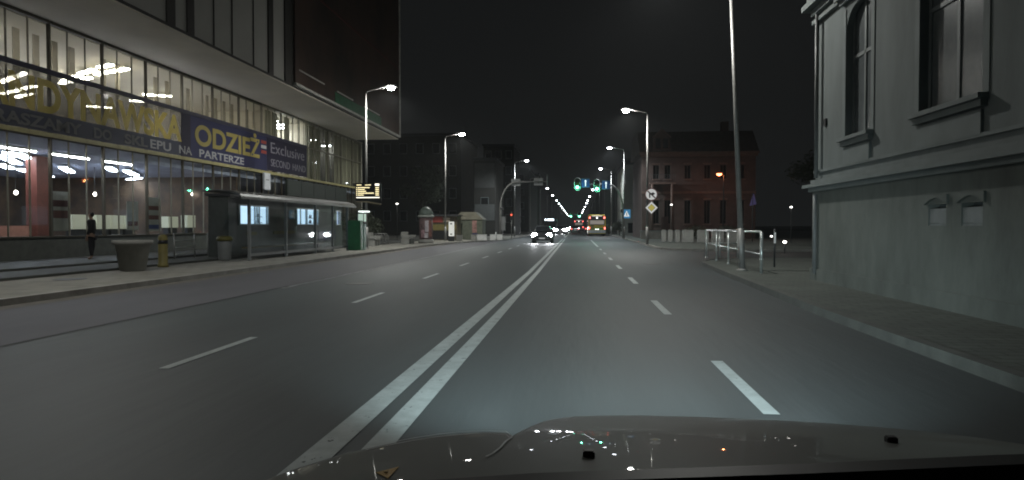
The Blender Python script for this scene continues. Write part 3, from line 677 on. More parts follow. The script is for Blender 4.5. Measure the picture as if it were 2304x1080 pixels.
def signal(x, y, z, label, group=None, s=1):
    t = thing('traffic_light', label, 'traffic light', (x,y,z), 0, group); t.scale = (s,s,s)
    h = ringplate(MB(),0,0,.62,1.30,-.02,.02).build('backboard', M_black, t)
    rim = MB(); n=12
    P = [(.31*cos(pi*k/n),.34+.31*sin(pi*k/n)) for k in range(n+1)]+[(.31*cos(pi+pi*k/n),-.34+.31*sin(pi+pi*k/n)) for k in range(n+1)]
    P.append(P[0]); rim.tube([(a,-.03,b) for a,b in P],.028,6); rim.build('rim', M_rim, t)
    MB().box(-.17,.17,-.16,-.021,-.50,.50).build('housing', M_black, t)
    for z_,m in ((.33,mat('red_lens_off',(.05,.008,.006),.2)),(0,mat('amber_lens_off',(.05,.03,.006),.2)),(-.33,E_green)):
        r = .15 if z_<-.1 else .12
        MB().lathe((0,-.16,z_),[(r,0),(r*.85,.03),(.02,.05)],14,'y').build('lens', m, t)
        v = MB(); A = [radians(a) for a in range(0,181,20)]
        for a,b in zip(A,A[1:]): v.quad((.165*cos(a),-.161,z_+.14*sin(a)),(.165*cos(b),-.161,z_+.14*sin(b)),(.165*cos(b),-.34,z_+.14*sin(b)),(.165*cos(a),-.34,z_+.14*sin(a)))
        v.build('visor', M_black, t)
    point('green_glow', t, (0,-.50,-.33), 80*s, (.15,1,.55), .1)
    MB().box(-.05,.05,.02,.3,-.1,.1).build('clamp', M_dark, t)
    return t
signal(.13,70.8,5.85,'left green traffic light on the right-hand gantry arm')
signal(2.16,70.8,5.68,'right green traffic light on the right-hand gantry arm')
def lane_sign(x,y,z,label):
    t = thing('lane_sign',label,'sign',(x,y,z),0,'blue lane arrow signs')
    MB().box(-.42,.42,-.02,.02,-.45,.45).build('plate', E_sign, t)
    b=.021
    MB().extr([(-.035,-b,-.34),(.035,-b,-.34),(.05,-b,.18),(.12,-b,.16),(0,-b,.36),(-.12,-b,.16),(-.05,-b,.18)],(0,-.006,0)).build('arrow', emit('arrow_white_glow',(.85,.92,1),1.3), t)  # arrow glows by itself in place of reflected headlights
    fr = MB()
    for a in ((-.42,.42,-.45,-.42),(-.42,.42,.42,.45)): fr.box(a[0],a[1],-.03,-.0215,a[2],a[3])
    fr.build('border', mat('border_blue',(.16,.2,.32),.5), t)
    MB().box(-.04,.04,.02,.35,-.05,.05).build('clamp', M_dark, t)
lane_sign(.98,70.8,5.95,'blue lane sign with a white arrow right of the left green light')
lane_sign(3.1,70.8,5.75,'blue lane sign with a white arrow right of the right green light')
gl_ = thing('signal_gantry','arched steel gantry over the oncoming lanes seen from behind with grey panels','gantry',(-7.64,68,.12))
MB().tube([(0,0,0),(0,0,3.2)]+[(1.6-1.6*cos(radians(a)),0,3.2+2.6*sin(radians(a))) for a in (15,30,45,60,75,90)]+[(4.7,0,5.86)],[.11]*2+[.09]*6+[.07],10).build('mast', M_steel, gl_)
MB().tube([(4.7,0,5.2),(4.7,0,6.55)],.07,8).build('end_bar', M_grey, gl_)
MB().box(-.02,.34,-.12,.12,3.0,3.2).build('junction_box', M_dark, gl_)
MB().box(.1,.5,-.12,.12,.9,2.3).build('control_box', M_grey, gl_)
for j,x in enumerate((-6.1,-3.8)):
    t = thing('traffic_light',('grey back of the left traffic light on the oncoming gantry','grey back of the right traffic light on the oncoming gantry')[j],'traffic light',(x,68.3,5.9+.05*j))
    MB().box(-.46,.46,-.06,-.02,-.36,.36).build('backboard', mat('signal_back',(.34,.35,.35),.6), t)
    MB().box(-.17,.17,-.019,.14,-.34,.34).build('housing', M_black, t)
    MB().box(-.05,.05,-.2,-.062,-.1,.1).build('clamp', M_dark, t)
pole2 = thing('signal_post','thin pedestrian signal post behind the gantry leg with a red lamp','traffic light',(-6.9,72,.12))
MB().tube([(0,0,0),(0,0,2.9)],.05,8).build('post', M_steel, pole2)
MB().box(-.15,.15,-.1,.12,2.0,2.75).build('housing', M_black, pole2)
MB().lathe((0,-.1,2.55),[(.09,0),(.05,.03)],10,'y').build('lens', emit('red_signal',(1,.12,.06),2.5), pole2)
# second set of signals far ahead
gf = thing('signal_gantry','distant gantry with two small green lights above the far bus','gantry',(5.0,193,.12))
MB().tube([(0,0,0),(0,0,3.0),(-.5,0,4.0),(-1.6,0,4.5),(-7,0,4.55)],[.11,.1,.09,.09,.08],8).build('mast', M_steel, gf)
signal(-1.4,192.6,4.6,'small distant green traffic light left of its pair above the far bus',s=1.2)
signal(.9,192.6,4.6,'small distant green traffic light right of its pair above the far bus',s=1.2)

# signs on the right lamp posts
def disc(name, r, m, parent, y, z, n=28): return MB().lathe((0,y,z),[(r,0),(r,.015)],n,'y').build(name, m, parent)
t = thing('road_sign','round white no right turn sign with a black arrow on the lamp post','sign',(5.3,48.45,3.72))
disc('plate', .42, mat('sign_red',(.30,.03,.02),.4), t, 0, 0); disc('face', .385, emit('sign_face_glow',(.80,.80,.78),.55), t, -.0152, 0)  # unlit sign: face emission stands in for headlights thrown back by its sheeting
M_ink = mat('sign_ink',(.012,.012,.012),.5)
MB().extr([(-.16,-.0305,-.24),(-.07,-.0305,-.24),(-.07,-.0305,-.02),(.08,-.0305,-.02),(.08,-.0305,-.09),(.27,-.0305,.05),(.08,-.0305,.17),(.08,-.0305,.10),(-.16,-.0305,.10)],(0,-.003,0)).build('arrow', M_ink, t)
MB().extr([(-.30,-.0345,.22),(-.24,-.0345,.28),(.30,-.0345,-.22),(.24,-.0345,-.28)],(0,-.003,0)).build('slash', mat('sign_slash',(.05,.008,.006),.5), t)
MB().box(-.3,-.05,.0,.1,-.05,.05).build('clamp', M_dark, t)
t = thing('road_sign','white and yellow priority road diamond below the round sign','sign',(5.32,48.45,2.78))
def dia(r, y, d): return MB().extr([(0,y,-r),(r,y,0),(0,y,r),(-r,y,0)],(0,d,0))
dia(.45,0,-.012).build('plate', M_ink, t); dia(.43,-.0122,-.004).build('face', MATS['sign_face_glow'], t); dia(.27,-.0164,-.004).build('inner', mat('sign_ink_thin',(.05,.05,.04),.5), t); dia(.245,-.0206,-.004).build('yellow_field', emit('sign_yellow_glow',(.55,.47,.10),.6), t)  # white face and yellow field emit in place of returned headlight
MB().box(-.32,-.05,.0,.1,-.05,.05).build('clamp', M_dark, t)
t = thing('road_sign','blue square pedestrian crossing sign with a white triangle on the lamp post','sign',(5.30,71.75,2.75))
MB().box(-.40,.40,-.0,.015,-.46,.46).build('plate', emit('crossing_blue_glow',(.06,.28,.55),.55), t)  # plate emission stands in for headlights returned by the reflective sheeting
MB().extr([(-.3,-.001,-.28),(.3,-.001,-.28),(0,-.001,.34)],(0,-.004,0)).build('triangle', emit('crossing_white_glow',(.85,.88,.9),.8), t)  # triangle emits likewise, in place of returned headlight
MB().lathe((0.01,-.0055,.12),[(.045,0),(.045,.002)],10,'y').extr([(-.03,-.0055,.07),(.05,-.0055,.07),(.05,-.0055,-.06),(.12,-.0055,-.22),(.07,-.0055,-.22),(.01,-.0055,-.08),(-.07,-.0055,-.22),(-.12,-.0055,-.22),(-.03,-.0055,-.06)],(0,-.002,0)).build('figure', M_ink, t)
MB().box(-.3,-.05,.015,.1,-.05,.05).build('clamp', M_dark, t)

# =================================================================== VEHICLES
M_tail = emit('tail_light',(1,.14,.12),7)
M_headl = emit('head_light',(.95,.97,1),150)
def loft(secs):            # secs: list of (y, [(x,z)...half outline from bottom centre to top centre])
    mb = MB(); n = None; rings = []
    for y,h in secs:
        full = h + [(-x,z) for x,z in reversed(h[1:-1])]
        n = len(full); rings.append(len(mb.v)); mb.v += [(x,y,z) for x,z in full]
    for a,b in zip(rings, rings[1:]):
        for j in range(n): mb.smooth.add(len(mb.f)); mb.f.append((a+j,a+(j+1)%n,b+(j+1)%n,b+j))
    mb.f.append(tuple(rings[0]+n-1-j for j in range(n))); mb.f.append(tuple(rings[-1]+j for j in range(n)))
    return mb
def wheel(parent, x, y, r, w):
    t = MB().lathe((x-w/2,y,r),[(r*.62,0),(r*.95,.0),(r,.04),(r,w-.04),(r*.95,w),(r*.62,w)],20,'x').build('wheel', M_rubber, parent)
    MB().lathe((x-w/2-.004,y,r),[(r*.1,.0),(r*.6,.0),(r*.6,w+.008),(r*.1,w+.008)],16,'x').build('rim', M_steel, t)
def make_car(label, group, paint, front_lit=True, tail_lit=True, beams=True):
    """front towards -y, centred; 4.2 m long"""
    t = thing('car', label, 'car', group=group)
    def low(hw, zb, zt): return [(0,zb),(hw*.88,zb),(hw*.99,zb+.12),(hw,zb+.34),(hw*.96,zt-.06),(hw*.86,zt),(0,zt+.02)]
    loft([(-2.08,low(.66,.34,.62)),(-2.0,low(.80,.22,.72)),(-1.75,low(.87,.20,.80)),(-1.0,low(.89,.20,.92)),(-.6,low(.89,.20,.97)),(1.2,low(.89,.20,.99)),(1.75,low(.86,.22,.97)),(2.02,low(.80,.26,.92)),(2.1,low(.7,.36,.8))]).build('body', paint, t)
    def top(hw, z0, hr, zt): return [(0,z0),(hw,z0),(hw*.98,z0+.1),(hr+.03,zt-.1),(hr,zt-.03),(hr*.7,zt),(0,zt+.015)]
    cb = loft([(-.85,top(.80,.93,.78,1.0)),(-.1,top(.82,.95,.62,1.46)),(.5,top(.82,.95,.64,1.50)),(1.2,top(.82,.95,.62,1.46)),(1.95,top(.78,.93,.70,1.02))]).build('cabin', paint, t)
    MB().extr([(-.68,-.80,1.02),(.68,-.80,1.02),(.56,-.18,1.42),(-.56,-.18,1.42)],(0,-.03,.03)).build('windscreen', M_glassdark, cb)
    MB().extr([(-.64,1.90,1.05),(-.54,1.30,1.40),(.54,1.30,1.40),(.64,1.90,1.05)],(0,.03,.03)).build('rear_window', M_glassdark, cb)
    for s in (-1,1):
        MB().extr([(s*.815,-.55,1.02),(s*.815,1.6,1.02),(s*.66,1.15,1.40),(s*.655,-.05,1.40)],(s*.02,0,.0)).build('side_window', M_glassdark, cb)
        MB().obox((s*.98,-.55),0,.09,.05,.96,1.08).build('mirror', paint, t)
        h = MB().lathe((s*.64,-1.995,.66),[(.15,-.05),(.21,.0),(.18,.03),(.03,.05)],14,'y').build('headlight', M_headl if front_lit else M_glassdark, t)
        MB().box(s*.74-.09,s*.74+.09,2.0,2.09,.74,.90).build('tail_light', M_tail if tail_lit else mat('tail_off',(.12,.01,.01),.3), t)
        if beams: spot('beam', h, (s*.64,-2.25,.66), (radians(90-7),0,pi), 260, (.95,.95,1), 70, .8, .06)
        for y in (-1.3,1.3): wheel(t, s*.80, y, .31, .2)
    MB().box(-.5,.5,-2.10,-2.03,.42,.58).build('grille', M_black, t)
    MB().box(-.26,.26,-2.125,-2.10,.36,.47).build('number_plate', MATS['white_plate'], t); MB().box(-.26,.26,2.10,2.12,.55,.66).build('number_plate', MATS['white_plate'], t)
    return t
emit('white_plate',(.8,.8,.8),.25)
MATS['dark_car'] = mat('dark_car_paint',(.03,.03,.034),.3,coat=.6)
c1 = make_car('dark oncoming car with bright headlights nearest in the opposite lanes','oncoming cars',mat('dark_car_paint',(.03,.03,.034),.3,coat=.6)); c1.location=(-2.95,60.5,0)
pp = mat('silver_car_paint',(.32,.33,.34),.35,coat=.5)
c2 = make_car('silver oncoming car with lit headlights in front of the oncoming bus','oncoming cars',pp); c2.location=(-5.1,112,0)
c3 = copy_tree(c2); c3.location=(-2.8,122,0); c3['label']='oncoming car with lit headlights beside the double line, behind the nearest one'
c4 = copy_tree(c2); c4.location=(-2.6,165,0); c4['label']='farthest small oncoming car with lit headlights beside the double line'
c5 = make_car('dark car with red tail lights ahead, left of the far bus','cars ahead',MATS['dark_car_paint'],False,True,False); c5.rotation_euler=(0,0,pi); c5.location=(-.2,150,0)
# turned 180: for cars driving away the tail faces the camera
c5.rotation_euler=(0,0,pi)
for j,(x,y) in enumerate(((-5.6,128),(-2.7,143),(-5.6,178),(-2.9,205),(-5.8,235))):
    c = copy_tree(c2); c.location=(x,y,0); c['label']=('silver oncoming car beside the far bus, in its lane','second oncoming car by the double line, lights lit','oncoming car behind the far oncoming bus','small oncoming car by the double line, fourth from the camera','tiny oncoming car near the vanishing point in the kerb lane')[j]
    for ch in list(c.children):
        for q in list(ch.children):
            if q.type=='LIGHT': bpy.data.objects.remove(q)
c6 = copy_tree(c5); c6.location=(3.0,160,0); c6['label']='dark car with red tail lights hidden behind the yellow bus'
for c in (c5,c6): c.rotation_euler=(0,0,0)
for c in (c5,c6):   # driving away from the camera: front towards +y
    c.rotation_euler=(0,0,pi)
def make_bus(label, rear=True, lit=True):
    """12 m city bus, rear towards -y at y=0"""
    t = thing('bus', label, 'bus')
    yel = mat('bus_yellow',(.62,.47,.06),.4,coat=.3); grn = mat('bus_green',(.03,.20,.03),.4,coat=.3); drk = mat('bus_dark',(.02,.018,.018),.3)
    def sec(hw,zb,zt): return [(0,zb),(hw*.97,zb),(hw,zb+.1),(hw,zt-.25),(hw*.93,zt-.06),(hw*.8,zt),(0,zt+.03)]
    loft([(.0,sec(1.2,.35,3.0)),(.12,sec(1.26,.32,3.1)),(11.8,sec(1.26,.32,3.1)),(12,sec(1.2,.4,3.0))]).build('body', yel, t)
    MB().box(-1.17,1.17,-.03,-.002,2.32,3.0).build('top_panel', drk, t)
    rw = MB().box(-1.02,1.02,-.04,-.003,1.72,2.30).build('rear_window', emit('bus_window',(.50,.44,.38),.30), t)
    f = MB(); f.box(-1.1,1.1,-.05,-.003,2.301,2.36).box(-1.1,1.1,-.05,-.003,1.64,1.718).box(-1.1,-1.021,-.05,-.003,1.72,2.30).box(1.021,1.1,-.05,-.003,1.72,2.30); f.build('window_frame', M_black, rw)
    MB().box(-1.19,1.19,-.025,-.002,.92,1.20).build('green_band', grn, t)
    MB().box(-.95,-.45,-.028,-.002,1.0,1.6).build('engine_grille', mat('bus_olive',(.22,.20,.06),.6,var=.4,scale=9), t)
    MB().box(-1.24,1.24,-.10,-.002,.45,.86).build('bumper', mat('bus_silver',(.42,.43,.42),.4), t)
    for s in (-1,1):
        MB().box(s*1.05-.09,s*1.05+.09,-.06,-.031,2.55,2.80).build('top_light', M_tail, t)
        MB().box(s*1.12-.07,s*1.12+.07,-.06,-.003,1.0,1.28).build('tail_light', M_tail, t)
        for y in (2.6,9.2): wheel(t, s*1.08, y, .48, .28)
        MB().box(s*.16-.10,s*.16+.10,-.06,-.026,.93,1.05).build('plate_lamp', emit('plate_lamp',(1,1,.95),3), t)
        MB().box(s*1.261-.004,s*1.261+.004,.6,11.4,1.5,2.6).build('side_window', M_glassdark, t)
        MB().tube([(s*1.2,11.9,2.8),(s*1.5,12.05,2.6),(s*1.5,12.05,2.2)],.03,6).build('mirror_arm', M_black, t)
    MB().lathe((0,-.03,2.66),[(.11,0),(.08,.03)],12,'y').build('route_number', emit('route_white',(1,.95,.9),4), t)
    MB().box(-.7,.7,-.05,-.031,2.90,2.96).build('top_marker', emit('marker_white',(1,.9,.85),1.2), t)
    return t
b1 = make_bus('yellow and green city bus ahead in the right lane, seen from behind'); b1.location=(3.05,99,0)
b2 = make_bus('darker far bus ahead to the left of the yellow bus'); b2.location=(.75,180,0)
for ch in b2.children:
    if ch.name.startswith('body') or ch.name.startswith('green_band'):
        ch.data = ch.data.copy(); ch.data.materials[0] = mat('far_bus_maroon',(.07,.04,.045),.4)
b3 = thing('bus','oncoming dark bus with a bright white destination display','bus',(-5.4,140,0))
def sec(hw,zb,zt): return [(0,zb),(hw*.97,zb),(hw,zb+.1),(hw,zt-.25),(hw*.93,zt-.06),(hw*.8,zt),(0,zt+.03)]
loft([(.0,sec(1.2,.35,3.0)),(.12,sec(1.26,.32,3.1)),(11.8,sec(1.26,.32,3.1)),(12,sec(1.2,.4,3.0))]).build('body', mat('bus_navy',(.05,.06,.08),.4), b3)
MB().box(-1.1,1.1,-.04,-.002,1.0,2.5).build('windscreen', M_glassdark, b3)
MB().box(-.55,.8,-.05,-.003,2.58,2.92).box(-1.05,-.75,-.05,-.003,2.58,2.92).build('destination_display', emit('dest_white',(.8,.92,1),5), b3)
for s in (-1,1):
    MB().lathe((s*.9,-.03,.75),[(.17,0),(.10,.05)],12,'y').build('headlight', M_headl, b3)
    for y in (2.6,9.2): wheel(b3, s*1.08, y, .48, .28)
    MB().box(s*1.4-.08,s*1.4+.08,-.25,-.15,2.0,2.5).build('mirror', M_black, b3)
# a few distant lit things down the road
for j,(x,y,z) in enumerate(((-6.3,210,.8),(-3.0,260,.8))):
    c = copy_tree(c2); c.location=(x,y,0); c['label']=('tiny oncoming headlights just left of the vanishing point','tiniest oncoming headlights at the vanishing point')[j]
    for ch in list(c.children):
        for q in list(ch.children):
            if q.type=='LIGHT': bpy.data.objects.remove(q)

# =================================================================== RIGHT: grey old building
RX = 6.10
M_wall = mat('grey_render',(.17,.192,.19),.85,var=.24,scale=1.1,bump=.25,stretch=(1,1,.3))
M_wall2 = mat('grey_render_base',(.135,.15,.138),.85,var=.34,scale=1.1,bump=.35,stretch=(1,1,.45))
M_trim = mat('stone_trim',(.185,.21,.207),.8,var=.15,scale=1.5)
gb = thing('corner_house','grey rendered old corner building with tall sills and cornices on the right','building',(RX,17.9,0))
def gp(mb, name, m, parent=gb, **k): return sp(mb, name, m, parent, **k)
WINS = [(15.35,.66),(11.75,.95),(7.6,.95),(3.6,.95),(-.4,.95)]
ww = MB()
# main wall with openings: piers, spandrels
edges = [17.9]
Z0,Z1 = 2.55,13.0; SZ,TZ = 3.50,6.40
prev = 17.9
for yc,h in WINS:
    ww.box(RX,RX+.5,yc+h,prev,Z0,Z1); ww.box(RX,RX+.5,yc-h,yc+h,Z0,SZ); ww.box(RX,RX+.5,yc-h,yc+h,TZ,Z1); prev = yc-h
ww.box(RX,RX+.5,-14,prev,Z0,Z1)
ww.box(RX+.5,RX+14,17.4,17.9,Z0,Z1)
for yc,h in WINS:
    for sg in (-1,1):
        A = [(yc+sg*h*cos(radians(a)), TZ-.5+.5*sin(radians(a))) for a in range(0,91,15)]
        ww.extr([(RX+.002,y_,z_) for y_,z_ in A]+[(RX+.002,yc+sg*h,TZ)],(.13,0,0))
gp(ww,'wall',M_wall)
pb = MB(); prev = 17.94
for yc in (11.95,10.95,7.9,6.9,3.5):
    pb.box(RX-.06,RX+.5,yc+.28,prev,0.0,2.36); pb.box(RX-.06,RX+.5,yc-.28,yc+.28,0,1.50); pb.box(RX-.06,RX+.5,yc-.28,yc+.28,1.86,2.36); prev = yc-.28
pb.box(RX-.06,RX+.5,-14,prev,0,2.36); pb.box(RX+.5,RX+14,17.4,17.94,0,2.36)
gp(pb,'base_wall',M_wall2)
gp(MB().box(RX-.10,RX+14,-14,17.98,.1,.42),'foot',M_wall2)
# cornice band over the base: stepped profile
def band(x_out, z0, z1, name='cornice', m=M_trim): return gp(MB().box(RX-x_out,RX+14,-14,17.9+x_out,z0,z1),name,m)
band(.14,2.36,2.46); band(.26,2.46,2.54); band(.10,2.54,2.66); band(.045,2.84,2.90,'string_course')
band(.12,6.85,7.0); band(.30,7.0,7.14); band(.2,7.14,7.3); band(.10,6.62,6.72,'string_course')
M_wfr = mat('window_frame_grey',(.17,.19,.19),.6)
for k,(yc,h) in enumerate(WINS):
    w = gp(MB().box(RX+.14,RX+.19,yc-h,yc-h+.09,SZ,TZ).box(RX+.14,RX+.19,yc+h-.09,yc+h,SZ,TZ).box(RX+.14,RX+.19,yc-.04,yc+.04,SZ,TZ).box(RX+.14,RX+.19,yc-h+.09,yc+h-.09,SZ+1.75,SZ+1.83).box(RX+.14,RX+.19,yc-h+.09,yc+h-.09,SZ,SZ+.09),'window',M_wfr)
    MB().box(RX+.165,RX+.172,yc-h+.09,yc+h-.09,SZ+.09,TZ).build('pane',mat('old_glass',(.12,.135,.14),.25,spec=.4),w)
    MB().box(RX-.16,RX+.13,yc-h-.14,yc+h+.14,SZ-.09,SZ-.01).box(RX-.10,RX+.0,yc-h-.10,yc+h+.10,SZ-.2,SZ-.092).build('sill',M_trim,w)
    MB().box(RX-.05,RX,yc-h-.02,yc+h+.02,SZ-.62,SZ-.24).build('apron',M_trim,w)
    for q0,q1 in ((yc-h-.16,yc-h-.001),(yc+h+.001,yc+h+.16)): MB().box(RX-.018,RX,q0,q1,SZ,TZ).build('surround',M_trim,w)
    MB().box(RX-.2,RX,yc-h-.25,yc+h+.25,TZ+.22,TZ+.32).box(RX-.1,RX,yc-h-.2,yc+h+.2,TZ+.12,TZ+.218).build('hood',M_trim,w)
for yc in (11.95,10.95,7.9,6.9,3.5):
    w = gp(MB().box(RX-.045,RX-.02,yc-.28,yc+.28,1.50,1.54).box(RX+.12,RX+.14,yc-.28,yc+.28,1.5,1.86),'basement_window',M_wfr)
    MB().box(RX-.045,RX-.03,yc-.27,yc+.27,1.545,1.79).build('pane',mat('basement_glass',(.18,.20,.20),.4),w)
    a = MB()
    P = [(yc-.36+.72*k/8, 1.86+.11*sin(pi*k/8)) for k in range(9)]
    a.extr([(RX-.10,y_,z_) for y_,z_ in P]+[(RX-.10,yc+.36,2.02),(RX-.10,yc-.36,2.02)],(.04,0,0)).build('lintel',M_wall2,w)
gp(MB().tube([(RX-.12,17.6,.3),(RX-.12,17.6,2.3)],.05,8).tube([(RX-.10,17.6,2.7),(RX-.10,17.6,6.8)],.05,8),'drainpipe',M_grey)
gp(MB().box(RX-.04,RX,17.15,17.3,3.95,4.12),'wall_plate',M_dark)
gp(MB().extr([(RX-.2,18.1,13.0),(RX+14,18.1,13.0),(RX+7,12,16.5),(RX+2,12,16.5)],(0,-30,0)),'roof',M_dark)

# =================================================================== RIGHT: steel guard rail at the corner
gr2 = thing('guard_rail','stainless steel guard rail on the pavement corner beside the nearest lamp pole','railing',(5.35,20.1,.12))
H0 = 1.2; PY = [0,2.35,4.7,7.0,9.3]
MB().tube([(0,0,0),(0,0,1.16),(.0,.06,H0),(0,.2,H0+.01)]+[(.2*y/9.3,y,H0) for y in PY[1:]],.033,10).build('top_rail', M_stain, gr2)
MB().tube([(0,0,.55)]+[(.2*y/9.3,y,.55+.10*y/9.3) for y in PY[1:]],.024,8).build('middle_rail', M_stain, gr2)
for k,y in enumerate(PY):
    p = MB().tube([(.2*y/9.3,y,0),(.2*y/9.3,y,H0-.02)],.045 if k==0 else .036,10).build('post', M_stain, gr2)
    MB().lathe((.2*y/9.3,y,.38 if k==0 else .0),[(.06,0),(.06,.05),(.05,.06)],12).build('collar', M_stain, p)
MB().lathe((0,0,1.02),[(.055,0),(.055,.035)],12).build('clip', M_stain, gr2)
MB().tube([(.2,9.3,H0),(.75,9.35,H0),(1.5,9.2,H0)],.033,10).build('top_rail', M_stain, gr2)
for x in (.75,1.5): MB().tube([(x,9.3,0),(x,9.3,H0)],.036,8).build('post', M_stain, gr2)
MB().tube([(.2,9.3,.65),(1.5,9.3,.65)],.024,8).build('middle_rail', M_stain, gr2)
# reflector post behind the rail
t = thing('marker_post','slim post with a white reflector strip behind the near end of the guard rail','post',(6.6,23.2,.12))
MB().tube([(0,0,0),(0,0,1.28)],.03,8).build('post', M_dark, t); MB().obox((0,-.035),0,.03,.008,.80,1.16).build('reflector', mat('reflector',(.8,.8,.8),.4), t)

# =================================================================== RIGHT: brick house, pale house, blocks, shrubs
hb = thing('brick_house','dim red brick two storey house with a gabled dormer across the side street','building',(7.2,75,0))
M_brk = mat('red_brick',(.072,.050,.043),.85,var=.25,scale=1.2,bump=.2)
nt = M_brk.node_tree
def hp(mb,name,m,parent=hb,**k): return sp(mb,name,m,parent,**k)
HX0,HX1,HY = 7.2,19.3,75.0
WR = []
for zc0,zc1 in ((1.7,4.3),(6.6,8.15)):
    for x in (8.72,9.95,12.1,14.2,15.9,17.8): WR.append((x-.32,x+.32,zc0,zc1))
hw = MB()
rows = [(0,1.7),(4.3,6.6),(8.15,9.3)]
for z0,z1 in rows: hw.box(HX0,HX1,HY,HY+.4,z0,z1)
for zc0,zc1 in ((1.7,4.3),(6.6,8.15)):
    xs = [HX0]+[v for r in WR if r[2]==zc0 for v in (r[0],r[1])]+[HX1]
    for a,b in zip(xs[0::2],xs[1::2]): hw.box(a,b,HY,HY+.4,zc0,zc1)
hw.box(HX0,HX0+.4,HY+.4,HY+12,0,9.3); hw.box(HX1-.4,HX1,HY+.4,HY+12,0,9.3)
hp(hw,'wall',M_brk)
for a,b,z0,z1 in WR:
    w = hp(MB().box(a,b,HY+.2,HY+.24,z0,z0+.08).box(a,b,HY+.2,HY+.24,z1-.08,z1).box((a+b)/2-.03,(a+b)/2+.03,HY+.2,HY+.24,z0+.08,z1-.08),'window',mat('house_frame',(.05,.04,.035),.6))
    MB().box(a,b,HY+.25,HY+.26,z0,z1).build('pane',mat('house_glass',(.006,.006,.006),.5,spec=.05),w)
    MB().box(a-.12,b+.12,HY-.10,HY,z0-.12,z0-.002).build('sill',mat('house_trim',(.12,.08,.065),.8),w); MB().box(a-.12,b+.12,HY-.08,HY,z1+.002,z1+.2).build('lintel',mat('house_trim',(.12,.08,.065),.8),w)
hp(MB().box(HX0-.35,HX1+.35,HY-.35,HY,9.3,9.55).box(HX0-.2,HX1+.2,HY-.2,HY-.002,9.05,9.298),'cornice',MATS['house_trim'])
hp(MB().box(HX0-.05,HX1+.05,HY-.08,HY,5.0,5.25),'string_course',MATS['house_trim'])
rf = hp(MB().extr([(HX0-.3,HY-.3,9.55),(HX0-.3,HY+12,9.55),(HX0-.3,HY+9,12.1),(HX0-.3,HY+2.5,12.1)],(HX1-HX0+.6,0,0)),'roof',mat('roof_slate',(.055,.045,.04),.8,var=.3))
MB().box(16.5,17.3,HY+4,HY+4.8,12.1,13.4).build('chimney',M_brk,rf)
dm = hp(MB().extr([(8.05,HY-.1,9.55),(10.55,HY-.1,9.55),(10.25,HY-.1,9.9),(10.1,HY-.1,11.2),(9.3,HY-.1,11.95),(8.5,HY-.1,11.2),(8.35,HY-.1,9.9)],(0,2.6,0)),'dormer',M_brk)
for x in (8.9,9.7): MB().box(x-.27,x+.27,HY-.13,HY-.102,9.95,11.05).build('window',M_glassdark,dm)
MB().extr([(8.3,HY-.2,11.2),(9.3,HY-.2,12.1),(10.3,HY-.2,11.2),(10.3,HY-.2,11.05),(9.3,HY-.2,11.95),(8.3,HY-.2,11.05)],(0,.09,0)).build('gable_trim',MATS['house_trim'],dm)
bc = hp(MB().box(8.0,10.7,HY-1.0,HY-.002,6.0,6.18),'balcony',MATS['house_trim'])
rl = MB()
for k in range(14): rl.tube([(8.05+k*.2,HY-.95,6.18),(8.05+k*.2,HY-.95,7.0)],.015,5)
rl.box(8.0,10.7,HY-.98,HY-.92,7.0,7.05); rl.build('railing',M_dark,bc)
hp(MB().box(9.25,10.05,HY-.15,HY-.002,.2,2.5),'door',mat('house_door',(.04,.02,.015),.6))
for x in (8.2,10.3): hp(MB().tube([(x,HY-.9,.12),(x,HY-.9,6.0)],.13,10),'column',MATS['house_trim'])
# orange sodium lamp in front of the house
ol = thing('street_lamp','single orange sodium lamp on a thin dark pole before the brick house','street lamp',(15.0,70.6,.12))
MB().tube([(0,0,0),(0,0,6.4),(-.1,0,6.7),(-.5,0,6.85)],[.07,.05,.045,.04],8).build('pole', M_dark, ol)
oh = MB().box(-.75,-.25,-.12,.12,6.72,6.86).build('lamp_head', M_dark, ol)
MB().lathe((-.45,0,6.66),[(.10,-.16),(.26,-.06),(.26,.05)],14).build('lens', emit('sodium',(1,.24,.09),10), oh)
point('sodium_light', oh, (-.45,-.1,6.45), 130, (1,.26,.08), .1)
# pale building behind
pb2 = thing('pale_house','plain pale grey building end behind the pedestrian crossing sign','building',(6.7,95,0))
sp(MB().box(6.75,14,95,112,.1,10.0),'wall',mat('pale_render',(.30,.31,.28),.85,var=.15,scale=.6),pb2)
sp(MB().box(6.6,14.2,94.8,112.2,10.0,10.3),'roof',M_dark,pb2)
sp(MB().box(7.2,8.8,94.96,94.998,.5,1.9),'window',M_glassdark,pb2)
sp(MB().box(6.72,6.748,97,108,2.2,2.5),'string_course',M_trim,pb2)
# low wall in front
lw = thing('low_wall','low pale garden wall beside the pale building','wall',(6.6,66,.12))
MB().box(0,6.0,4,4.3,0,.8).build('wall', M_conc, lw); MB().box(-.05,6.05,3.95,4.35,.802,.9).build('coping', M_trim, lw)
# concrete blocks on the far corner
E_blk = ['narrow pale concrete post, first of the row right of the diamond sign','second narrow pale concrete post of the row','third narrow pale concrete post of the row','fourth narrow pale concrete post before the wide blocks','wide grey concrete block next to the narrow posts','wide grey concrete block left of the guard rail','wide grey concrete block seen behind the guard rail','last grey concrete block seen through the guard rail']
for j,(px,w) in enumerate(((7.45,.34),(7.95,.34),(8.5,.34),(9.0,.34),(9.25,.85),(10.4,.9),(11.5,.95),(12.6,.95))):
    y = 58.2 - .35*j
    t = thing('concrete_block', E_blk[j], 'concrete block', (px,y,.12), 0, 'concrete posts and blocks on the far corner')
    MB().box(-w/2,w/2,0,.4,0,1.0).build('block', mat('pale_concrete',(.36,.36,.34),.8,var=.3,scale=1.5), t, bevel=.02)
    MB().box(-w/2+.04,w/2-.04,.04,.36,1.001,1.05).build('cap', M_conc, t)
